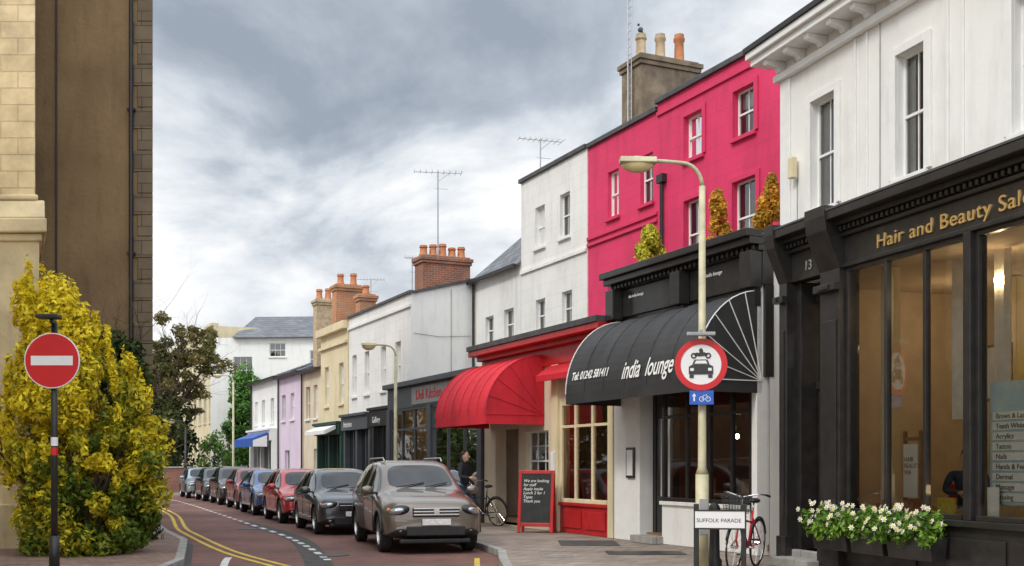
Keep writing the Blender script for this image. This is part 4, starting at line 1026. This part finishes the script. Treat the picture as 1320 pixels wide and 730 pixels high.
    if suv:
        rr=Part(e,'roof_rails',M['steel'])
        for sx in (-1,1): rr.tube([(sx*.57,2.15,1.68),(sx*.58,2.3,1.745),(sx*.58,3.9,1.735),(sx*.57,4.05,1.66)],.018,6)
        rr.done(True)
    return e
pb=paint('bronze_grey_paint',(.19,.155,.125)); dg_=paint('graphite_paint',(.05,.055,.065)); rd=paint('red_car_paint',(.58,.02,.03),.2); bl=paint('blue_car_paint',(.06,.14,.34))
mr_=paint('maroon_paint',(.22,.02,.03)); bk=paint('black_car_paint',(.015,.016,.02)); sv=paint('silver_teal_paint',(.30,.38,.42))
def rot(t): return math.atan(t)
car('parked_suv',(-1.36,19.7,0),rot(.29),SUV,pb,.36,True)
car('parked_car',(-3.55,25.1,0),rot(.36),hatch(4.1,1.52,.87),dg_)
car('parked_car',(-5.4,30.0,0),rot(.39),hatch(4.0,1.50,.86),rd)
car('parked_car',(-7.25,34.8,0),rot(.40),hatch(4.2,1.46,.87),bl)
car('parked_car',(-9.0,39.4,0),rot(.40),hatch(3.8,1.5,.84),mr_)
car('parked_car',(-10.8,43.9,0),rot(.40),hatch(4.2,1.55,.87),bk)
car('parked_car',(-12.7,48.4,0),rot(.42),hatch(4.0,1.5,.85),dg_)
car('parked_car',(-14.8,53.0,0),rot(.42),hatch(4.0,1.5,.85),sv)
# ------------------------------------------------------------ street lamps and signs
def lamp(loc,H,arm,ang,m=None,name='street_lamp'):
    e=empty(name,loc,ang); m=m or M['pole']
    p=Part(e,'column',m)
    p.tube([(0,0,0),(0,0,1.35)],.095,16); p.tube([(0,0,1.35),(0,0,1.45),(0,0,H-.35)],[.095,.06,.045],14)
    pts=[(0,0,H-.35)]+[(-arm*.28*(1-math.cos(a)),0,H-.35+.33*math.sin(a)) for a in [math.pi/2*i/6 for i in range(1,7)]]+[(-arm*.55,0,H+.0),(-arm*.7,0,H)]
    p.tube(pts,.028,10); p.done(True)
    hd=empty('lantern',parent=e,loc=(-arm*.85,0,H-.04))
    q=Part(hd,'housing',m,.02); q.prism([(-.12,0),(-.08,.09),(.08,.09),(.12,0)],-arm*.28,arm*.22); q.done()
    b=ball('bowl',M['bowl'],hd,(-.04,0,-.01),(arm*.22,.10,.12))
    Part(e,'access_door',M['grey']).box(-.06,.06,-.1,-.09,.5,1.0).done()
    return e
LX,LY=2.72,15.7
l=lamp((LX,LY,G),5.82,1.05,math.radians(3))
def disc(parent,name,r0,r1,z,m,y,t=.012,seg=40,cx=0):
    v=[];f=[]
    for rr in (r0,r1):
        for yy in (y,y+t):
            for k in range(seg):
                a=2*math.pi*k/seg; v.append((cx+rr*math.cos(a),yy,z+rr*math.sin(a)))
    for k in range(seg):
        k2=(k+1)%seg
        f+=[(k,k2,2*seg+k2,2*seg+k),(seg+k,3*seg+k,3*seg+k2,seg+k2),(2*seg+k,2*seg+k2,3*seg+k2,3*seg+k)]
    if r0>0: f+=[(k,seg+k,seg+(k+1)%seg,(k+1)%seg) for k in range(seg)]
    return mkobj(name,v,f,m,parent)
e=empty('no_motor_vehicles_sign',(LX-.04,LY-.13,0),math.radians(-8)); zc=3.03
disc(e,'backing_disc',.0,.37,zc,M['grey'],.012); disc(e,'white_face',0,.365,zc,M['signwhite'],0,.01); disc(e,'red_ring',.285,.37,zc,M['signred'],-.006,.008)
s=Part(e,'car_symbol',M['black']); y=-.008
def pol(pts): s.poly([(x,y,zc+z) for x,z in pts])
def arc(cx,cz,r0,r1): 
    for k in range(14):
        a=2*math.pi*k/14; b=2*math.pi*(k+1)/14
        pol([(cx+r0*math.cos(a),cz+r0*math.sin(a)),(cx+r1*math.cos(a),cz+r1*math.sin(a)),(cx+r1*math.cos(b),cz+r1*math.sin(b)),(cx+r0*math.cos(b),cz+r0*math.sin(b))])
pol([(-.17,-.14),(.17,-.14),(.17,-.03),(.12,.0),(-.12,.0),(-.17,-.03)]); pol([(-.12,.005),(.12,.005),(.09,.07),(-.09,.07)]); pol([(-.16,-.19),(-.1,-.19),(-.1,-.145),(-.16,-.145)]); pol([(.1,-.19),(.16,-.19),(.16,-.145),(.1,-.145)])
arc(-.10,.125,.022,.042); arc(.10,.125,.022,.042)
pol([(-.1,.13),(-.03,.115),(.08,.125),(.10,.14),(.05,.175),(-.02,.165),(-.07,.17)]); pol([(-.02,.165),(.03,.165),(.03,.2),(.01,.235),(-.03,.215)]); 
mkobj(s.n,s.v,s.f,s.m,e)
s=Part(e,'car_symbol_windows',M['signwhite']); y=-.010
pol([(-.09,.012),(.09,.012),(.07,.055),(-.07,.055)]); pol([(-.15,-.09),(-.1,-.09),(-.1,-.05),(-.15,-.05)]); pol([(.1,-.09),(.15,-.09),(.15,-.05),(.1,-.05)])
mkobj(s.n,s.v,s.f,s.m,e)
Part(e,'sign_light',M['grey'],.01).box(-.2,.2,-.12,.0,zc+.40,zc+.45).box(-.02,.02,-.1,.1,zc+.45,zc+.49).done()
Part(e,'clamp',M['steel']).box(-.08,.1,.025,.2,zc-.03,zc+.03).done()
e=empty('cycle_route_sign',(LX-.03,LY-.13,0),math.radians(-8))
Part(e,'blue_plate',M['signblue'],.01).box(-.17,.17,0,.012,2.46,2.66).done()
s=Part(e,'plate_symbols',M['signwhite']); y=-.002; zc=2.56
arc(.0,-.02,.028,.036); arc(.09,-.02,.028,.036); pol([(.0,-.02),(.006,-.02),(.03,.03),(.024,.03)]); pol([(.024,.03),(.07,.03),(.07,.036),(.024,.036)]); pol([(.09,-.02),(.084,-.02),(.062,.05),(.068,.05)]); pol([(.0,-.024),(.05,-.024),(.05,-.017),(.0,-.017)])
pol([(-.115,-.05),(-.095,-.05),(-.095,.03),(-.115,.03)]); pol([(-.135,.02),(-.075,.02),(-.105,.065)])
mkobj(s.n,s.v,s.f,s.m,e)
Part(e,'clamp',M['steel']).box(-.06,.1,.013,.18,2.53,2.58).done()
e=empty('street_name_sign',(2.62,15.1,G),math.radians(-12))
q=Part(e,'posts',M['blackm'],.008); q.box(-.12,-.05,0,.07,0,.95).box(.52,.59,0,.07,0,.95); q.done()
Part(e,'plate',M['signwhite'],.004).box(-.1,.57,-.025,-.003,.62,.85).done(); Part(e,'plate_border',M['black']).box(-.12,.59,-.03,-.026,.85,.87).box(-.12,.59,-.03,-.026,.60,.62).done()
text(e,'plate_text','SUFFOLK PARADE',(-.08,-.027,.70),.075,M['black'],ext=.001)
e=empty('no_entry_sign',(-6.37,15.2,G))
p=Part(e,'post',M['blackm']); p.tube([(0,.08,0),(0,.08,3.45)],.045,14); p.tube([(0,.08,0),(0,.08,.5)],.07,14); p.done(True)
zc=2.93
disc(e,'backing_disc',0,.385,zc,M['grey'],.012); disc(e,'white_border',0,.385,zc,M['signwhite'],0,.01); disc(e,'red_face',0,.37,zc,M['signred'],-.004,.006)
Part(e,'white_bar',M['signwhite']).box(-.29,.29,-.008,-.0045,zc-.065,zc+.065).done()
q=Part(e,'sign_lamp',M['blackm'],.015); q.box(-.17,.13,-.16,.04,3.5,3.56); q.box(-.02,.02,-.05,.13,3.44,3.5); q.done()
Part(e,'sticker',M['signwhite']).tube([(0,.08,1.75),(0,.08,1.87)],.048,14).done(); Part(e,'sticker',M['signred']).tube([(0,.08,1.62),(0,.08,1.73)],.048,14).done()
lamp((-3.5,33,G),5.1,.9,math.radians(5)); lamp((-14.6,57.5,G),6.2,.9,math.radians(5)); lamp((-17.7,59.5,G),3.9,.8,math.radians(5),M['blackm'])
antenna(Tw(-20.4,2.2,8.6),3.0,1.6,ang=.15); antenna(Tw(-16.2,4,8.9),2.9,1.4,ang=.3); antenna(Tw(-33.5,4,6.9),3.2,1.2,ang=.1); antenna(Tw(-26.3,3.4,7.8),2.0,.6)
e=empty('radio_mast',Tw(-9.6,3.2,10)); mp=Part(e,'mast',M['steel']); mp.tube([(0,0,0),(0,0,6)],.022)
mp.tube([(.09,0,0),(.09,0,6)],.015)
for i in range(30): mp.tube([(0,0,i*.2),(.09,0,i*.2+.1)],.009,4)
mp.done()
antenna(Sw(-.6,5,8.9),1.6,.5)
# bird on the chimney
e=empty('pigeon',Tw(-9.73,3.65,12.72),TA+.5); e.scale=(.8,.8,.8); ball('body',M['dgrey'],e,(0,0,.12),(.07,.14,.08),(.5,0,0)); ball('head',M['dgrey'],e,(0,-.12,.24),(.04,.045,.045)); Part(e,'beak_and_tail',M['blackm']).tube([(0,-.15,.24),(0,-.2,.23)],[.012,.003]).tube([(0,.08,.08),(0,.26,.0)],[.04,.03]).tube([(.02,0,.06),(.02,0,0)],.006).tube([(-.02,0,.06),(-.02,0,0)],.006).done()
# ------------------------------------------------------------ A-board
e=empty('chalkboard_a_board',(.55,24.2,G),math.radians(-14))
for sg,nm in ((1,'front_panel'),(-1,'rear_panel')):
    a=empty(nm,parent=e,loc=(0,0,0)); a.rotation_euler=(-sg*.14,0,0); a.location=(0,-.2 if sg==1 else .2,0)
    f=Part(a,'frame',M['redp'],.01); f.box(-.4,-.33,-.02,.02,0,1.38).box(.33,.4,-.02,.02,0,1.38).box(-.33,.33,-.02,.02,1.3,1.38).box(-.33,.33,-.02,.02,.14,.22); f.done()
    Part(a,'board',M['chalk']).box(-.33,.33,-.01,.01,.22,1.3).done()
    if sg==1: text(a,'chalk_writing','We are looking\nfor staff\nApply inside\nLunch 2 for 1\nTapas\nThank you',(-.29,-.014,1.12),.09,M['wtext'],ext=.001,shear=.2)
# ------------------------------------------------------------ bicycle
def bicycle(name,loc,ang,fm,lean=.08,basket=True):
    e=empty(name,loc); e.rotation_euler=(lean,0,ang); r=.34
    for xx in (0,1.05):
        me=Part(e,'wheel',M['tyre']); me.tube([(xx+r*math.cos(a),0,r+r*math.sin(a)) for a in [2*math.pi*i/32 for i in range(33)]],.016,6); me.done(True)
        sp=Part(e,'spokes',M['chrome']); 
        for i in range(18): a=2*math.pi*i/18; sp.tube([(xx,.02*(-1)**i,r),(xx+(r-.01)*math.cos(a),0,r+(r-.01)*math.sin(a))],.0022,4)
        sp.tube([(xx,-.05,r),(xx,.05,r)],.02); sp.tube([(xx+(r-.018)*math.cos(a),0,r+(r-.018)*math.sin(a)) for a in [2*math.pi*i/32 for i in range(33)]],.009,5); sp.done()
        md=Part(e,'mudguard',M['blackm']); md.tube([(xx+(r+.035)*math.cos(a),0,r+(r+.035)*math.sin(a)) for a in [math.pi*(.1+.8*i/14) for i in range(15)]],.018,5); md.done(True)
    f=Part(e,'frame',fm); bb=(.62,0,.3); st=(.74,0,.82); hd=(.2,0,.86); hb=(.16,0,.72)
    f.tube([bb,st],.017); f.tube([hb,bb],.02); f.tube([hd,(.2-.06,0,.70)],.022); f.tube([hb,(.70,0,.66)],.015); f.tube([(.14,0,.7),(.05,0,.45),(0,.05,r)],.014); f.tube([(.14,0,.7),(.05,0,.45),(0,-.05,r)],.014)
    for s_ in (-.05,.05): f.tube([bb,(1.05,s_,r)],.011); f.tube([(.73,0,.75),(1.05,s_,r)],.010)
    f.done(True)
    b=Part(e,'handlebar',M['chrome']); b.tube([(.2,0,.86),(.22,0,1.03)],.014); b.tube([(.36,-.30,1.08),(.24,-.22,1.09),(.2,0,1.03),(.24,.22,1.09),(.36,.30,1.08)],.012); b.tube([(.74,0,.8),(.76,0,.95)],.013)
    b.tube([(.62,-.09,.3),(.62,.09,.3)],.015); b.tube([(.62,.09,.3),(.72,.09,.17)],.01); b.tube([(.62,-.09,.3),(.52,-.09,.43)],.01); b.done(True)
    g=Part(e,'grips_and_pedals',M['blackm']); g.tube([(.36,-.30,1.08),(.46,-.32,1.06)],.018); g.tube([(.36,.30,1.08),(.46,.32,1.06)],.018); g.box(.68,.76,.09,.19,.16,.18); g.box(.48,.56,-.19,-.09,.42,.44); g.done()
    ball('saddle',M['blackm'],e,(.80,0,.97),(.14,.075,.04)); lathe('chainring',[(.09,-.003),(.09,.003)],M['steel'],e,(.62,.05,.3),20,(math.pi/2,0,0))
    if basket:
        k=Part(e,'basket',M['blackm'])
        for i in range(9):
            z=.82+i*.03; w=.13+i*.006; k.tube([(.12-2*w*.9,-w,z),(.12,-w,z),(.12,w,z),(.12-2*w*.9,w,z),(.12-2*w*.9,-w,z)],.004,4)
        for i in range(8):
            t=-.13+.26*i/7; k.tube([(-.12,t,.82),(-.17,t*1.35,1.06)],.004,4); k.tube([(.12,t,.82),(.12,t*1.35,1.06)],.004,4)
        k.done()
    ball('lamp',M['lens'],e,(.08,0,.78),(.04,.03,.03))
    return e
bicycle('bicycle',(3.08,15.3,G),math.radians(60),mat('red_frame_paint',(.45,.02,.03),.3,.05,4),.06)
bicycle('bicycle',Tw(-11.0,-.6,G),TA+math.radians(20),M['blackm'],.1,False)
e=empty('bollard',(2.95,16.0,G)); lathe('post',[(.11,0),(.11,.1),(.08,.14),(.07,.75),(.09,.78),(.09,.84),(.07,.9),(.02,.94)],M['blackm'],e,(0,0,0),20)
# ------------------------------------------------------------ people (skinned)
def person(name,loc,ang,joints,bones,radii,mats,head,hairlong=True,cl=None,legs=None,scale=1):
    e=empty(name,loc,ang); e.scale=(scale,)*3
    def skin(nm,idx,edges,m,root=0,mul=1.0):
        me=bpy.data.meshes.new(nm); mp={j:i for i,j in enumerate(idx)}
        me.from_pydata([joints[j] for j in idx],[(mp[a],mp[b]) for a,b in edges],[]); me.materials.append(m)
        o=bpy.data.objects.new(nm,me); COL.objects.link(o); o.parent=e
        sk=o.modifiers.new('skin','SKIN'); sk.use_smooth_shade=True
        for j in idx:
            rr=radii[j]*mul; me.skin_vertices[0].data[mp[j]].radius=(rr,rr*(.72 if j in('chest','waist','pelvis','belly') else 1))
            me.skin_vertices[0].data[mp[j]].use_root=(mp[j]==root)
        s_=o.modifiers.new('sub','SUBSURF'); s_.levels=2; s_.render_levels=2
        return o
    skin('jacket',['pelvis','waist','chest','neckb','shL','elL','wrL','shR','elR','wrR'],[('pelvis','waist'),('waist','chest'),('chest','neckb'),('chest','shL'),('shL','elL'),('elL','wrL'),('chest','shR'),('shR','elR'),('elR','wrR')],mats[0])
    skin('trousers',['pelvis','hipL','knL','anL','hipR','knR','anR'],[('pelvis','hipL'),('hipL','knL'),('knL','anL'),('pelvis','hipR'),('hipR','knR'),('knR','anR')],mats[1],0,1.03)
    hc=Vector(head)
    joints['nk0']=joints['neckb']; joints['nk1']=tuple(hc-Vector((0,0,.06))); radii['nk0']=.055; radii['nk1']=.05
    skin('neck',['nk0','nk1'],[('nk0','nk1')],M['skin'])
    hd=empty('head',parent=e,loc=tuple(hc))
    ball('skull',M['skin'],hd,(0,0,0),(.076,.092,.115),seg=20); ball('jaw',M['skin'],hd,(0,-.022,-.062),(.055,.062,.055))
    ball('nose',M['skin'],hd,(0,-.10,-.012),(.014,.022,.024)); 
    for s_ in (-1,1):
        ball('eye',M['signwhite'],hd,(s_*.031,-.080,.012),(.013,.010,.008)); ball('iris',M['hair'],hd,(s_*.031,-.089,.012),(.006,.003,.006)); ball('ear',M['skin'],hd,(s_*.078,.005,-.005),(.012,.022,.032)); ball('eyebrow',M['hair'],hd,(s_*.031,-.088,.034),(.018,.006,.004))
    ball('mouth',M['redp'],hd,(0,-.083,-.055),(.024,.008,.006))
    ball('hair',M['hair'],hd,(0,.030,.036),(.084,.090,.102),seg=20)
    if hairlong: ball('hair_back',M['hair'],hd,(0,.07,-.09),(.075,.05,.14))
    for sd in ('L','R'):
        w=Vector(joints['wr'+sd]); d=(w-Vector(joints['el'+sd])).normalized(); s_=1 if sd=='L' else -1
        hn=Part(e,'hand',M['skin']); hn.tube([tuple(w-d*.01),tuple(w+d*.04),tuple(w+d*.09)],[.026,.036,.034],8)
        sidev=d.cross(Vector((1,0,0))); sidev=sidev.normalized() if sidev.length>.1 else Vector((0,1,0))
        for k,(off,ln) in enumerate(((-.025,.065),(-.008,.078),(.009,.072),(.025,.055))):
            b0=w+d*.085+sidev*off; cu=Vector((-s_*.25,0,0)); b1=b0+(d+cu*.3).normalized()*ln*.5; b2=b1+(d+cu*1.4).normalized()*ln*.5; hn.tube([tuple(b0),tuple(b1),tuple(b2)],[.010,.009,.007],6)
        t0=w+d*.03-sidev*.03; hn.tube([tuple(t0),tuple(t0+(d-sidev*.8).normalized()*.035),tuple(t0+(d*1.3-sidev*.5).normalized()*.065)],[.012,.011,.008],6)
        hn.done(True)
        a=Vector(joints['an'+sd]); sh=Part(e,'shoe',M['blackm']); sh.tube([tuple(a+Vector((0,.05,-.04))),tuple(a+Vector((0,-.05,-.05))),tuple(a+Vector((0,-.17,-.065)))],[.045,.045,.028],10); sh.done(True)
    return e
def R(): return dict(pelvis=.15,waist=.13,chest=.165,neckb=.06,shL=.065,elL=.046,wrL=.03,shR=.065,elR=.046,wrR=.03,hipL=.095,knL=.062,anL=.042,hipR=.095,knR=.062,anR=.042)
J=dict(pelvis=(0,0,.92),waist=(0,.01,1.08),chest=(0,0,1.28),neckb=(0,0,1.43),shL=(.18,0,1.38),elL=(.24,.04,1.12),wrL=(.22,-.1,.92),shR=(-.18,0,1.38),elR=(-.23,-.02,1.12),wrR=(-.15,-.22,1.1),hipL=(.09,0,.86),knL=(.1,-.14,.5),anL=(.1,-.1,.1),hipR=(-.09,0,.86),knR=(-.09,.02,.49),anR=(-.09,.22,.13))
person('walking_woman',(-1.12,26.2,G),math.radians(60),J,None,R(),(M['cloth'],M['denim']),(0,-.01,1.57),True,scale=1.08)
J=dict(pelvis=(0,.25,.55),waist=(0,.2,.7),chest=(0,.12,.92),neckb=(0,.08,1.08),shL=(.2,.1,1.03),elL=(.27,-.05,.8),wrL=(.1,-.25,.78),shR=(-.2,.1,1.03),elR=(-.27,-.05,.8),wrR=(-.08,-.25,.78),hipL=(.1,.2,.52),knL=(.13,-.25,.52),anL=(.13,-.25,.1),hipR=(-.1,.2,.52),knR=(-.13,-.25,.52),anR=(-.13,-.25,.1))
sx,sy,sz=Sw(2.55,1.15,.46)
person('seated_man',(sx,sy,sz),math.radians(-25),J,None,R(),(M['denim'],M['denim']),(0,.05,1.24),False,legs='sit',scale=1.0)
e=empty('salon_chair',(sx,sy,sz-.10),math.radians(-25)); q=Part(e,'seat_and_back',M['redp'],.03); q.box(-.26,.26,-.1,.45,.43,.52).box(-.26,.26,.42,.5,.52,1.0); q.done(); Part(e,'pedestal',M['chrome']).tube([(0,.18,0),(0,.18,.43)],.04).tube([(0,.18,0),(0,.18,.02)],.22,16).done()
J=dict(pelvis=(0,0,.92),waist=(0,.01,1.08),chest=(0,0,1.28),neckb=(0,0,1.43),shL=(.18,0,1.38),elL=(.22,.04,1.12),wrL=(.22,-.06,.88),shR=(-.18,0,1.38),elR=(-.22,.04,1.12),wrR=(-.22,-.06,.88),hipL=(.09,0,.86),knL=(.09,-.04,.5),anL=(.09,0,.1),hipR=(-.09,0,.86),knR=(-.09,.02,.49),anR=(-.09,.1,.1))
person('pedestrian',(-18.9,58.9,G),0,J,None,R(),(mat('green_jacket',(.05,.22,.12),.8,.1,5),M['cloth']),(0,-.01,1.57),True)
# ------------------------------------------------------------ world
w=bpy.data.worlds.new('World'); SC.world=w; w.use_nodes=True; nt=w.node_tree; N=nt.nodes; L=nt.links; N.clear()
out=N.new('ShaderNodeOutputWorld'); tc=N.new('ShaderNodeTexCoord'); sx=N.new('ShaderNodeSeparateXYZ'); L.new(tc.outputs['Generated'],sx.inputs[0])
def mth(op,a,b=None,cl=False):
    n=N.new('ShaderNodeMath'); n.operation=op; n.use_clamp=cl
    for i,v in enumerate((a,b)):
        if v is None: continue
        if isinstance(v,(int,float)): n.inputs[i].default_value=v
        else: L.new(v,n.inputs[i])
    return n.outputs[0]
zz=mth('ADD',mth('MAXIMUM',sx.outputs['Z'],0.0),.36)
cx=N.new('ShaderNodeCombineXYZ'); L.new(mth('DIVIDE',sx.outputs['X'],zz),cx.inputs[0]); L.new(mth('DIVIDE',sx.outputs['Y'],zz),cx.inputs[1])
def noise(scale,det,dist=0,off=(0,0,0),rough=.55):
    mp=N.new('ShaderNodeMapping'); mp.inputs['Location'].default_value=off; L.new(cx.outputs[0],mp.inputs[0])
    n=N.new('ShaderNodeTexNoise'); n.inputs['Scale'].default_value=scale; n.inputs['Detail'].default_value=det; n.inputs['Distortion'].default_value=dist; n.inputs['Roughness'].default_value=rough
    L.new(mp.outputs[0],n.inputs['Vector']); return n.outputs['Fac']
n1=noise(2.3,10,.3,(3.1,1.2,0),.58); n2=noise(.9,4,0,(1.0,7.0,0))
cv=mth('ADD',mth('MULTIPLY',n1,.62),mth('MULTIPLY',n2,.38))
cr=N.new('ShaderNodeValToRGB'); E=cr.color_ramp.elements; E[0].position=.40; E[0].color=(.33,.375,.44,1); E[1].position=.575; E[1].color=(1.0,1.0,1.0,1)
x_=E.new(.46); x_.color=(.47,.52,.585,1); x_=E.new(.51); x_.color=(.70,.74,.785,1)
L.new(cv,cr.inputs[0])
hb=mth('SUBTRACT',1.0,mth('MULTIPLY',sx.outputs['Z'],4.5),True)
mx=N.new('ShaderNodeMixRGB'); mx.inputs[2].default_value=(1.0,1.0,1.0,1); L.new(mth('MULTIPLY',hb,.75),mx.inputs[0]); L.new(cr.outputs[0],mx.inputs[1])
zen=N.new('ShaderNodeMapRange'); zen.inputs['From Min'].default_value=.42; zen.inputs['From Max'].default_value=.95; zen.inputs['To Min'].default_value=1; zen.inputs['To Max'].default_value=2.4
L.new(sx.outputs['Z'],zen.inputs['Value'])
beh=N.new('ShaderNodeMapRange'); beh.inputs['From Min'].default_value=0; beh.inputs['From Max'].default_value=-.7; beh.inputs['To Min'].default_value=1; beh.inputs['To Max'].default_value=1.7
L.new(sx.outputs['Y'],beh.inputs['Value'])
b1=N.new('ShaderNodeBackground'); L.new(mx.outputs[0],b1.inputs[0]); L.new(mth('MULTIPLY',mth('MULTIPLY',zen.outputs[0],beh.outputs[0]),1.14),b1.inputs[1])
sky=N.new('ShaderNodeTexSky'); sky.sky_type='NISHITA'; sky.sun_disc=False; sky.sun_elevation=math.radians(45); sky.sun_rotation=math.radians(230)
b2=N.new('ShaderNodeBackground'); L.new(sky.outputs[0],b2.inputs[0]); b2.inputs[1].default_value=.08
ms=N.new('ShaderNodeMixShader'); ms.inputs[0].default_value=.12; L.new(b1.outputs[0],ms.inputs[1]); L.new(b2.outputs[0],ms.inputs[2]); L.new(ms.outputs[0],out.inputs[0])
sd=bpy.data.lights.new('sun','SUN'); sd.energy=1.5; sd.angle=math.radians(10); sd.color=(1,.94,.84); so=bpy.data.objects.new('sun',sd); COL.objects.link(so)
dv=Vector((.62,.52,-.80)); so.rotation_euler=dv.to_track_quat('-Z','Y').to_euler()
# ------------------------------------------------------------ camera
cd=bpy.data.cameras.new('camera'); cd.sensor_width=36; cd.lens=36*1415/1320; cd.shift_y=235/1320; cd.clip_end=2000
co=bpy.data.objects.new('camera',cd); COL.objects.link(co); co.location=(0,0,1.6); co.rotation_euler=(math.pi/2,0,0); SC.camera=co
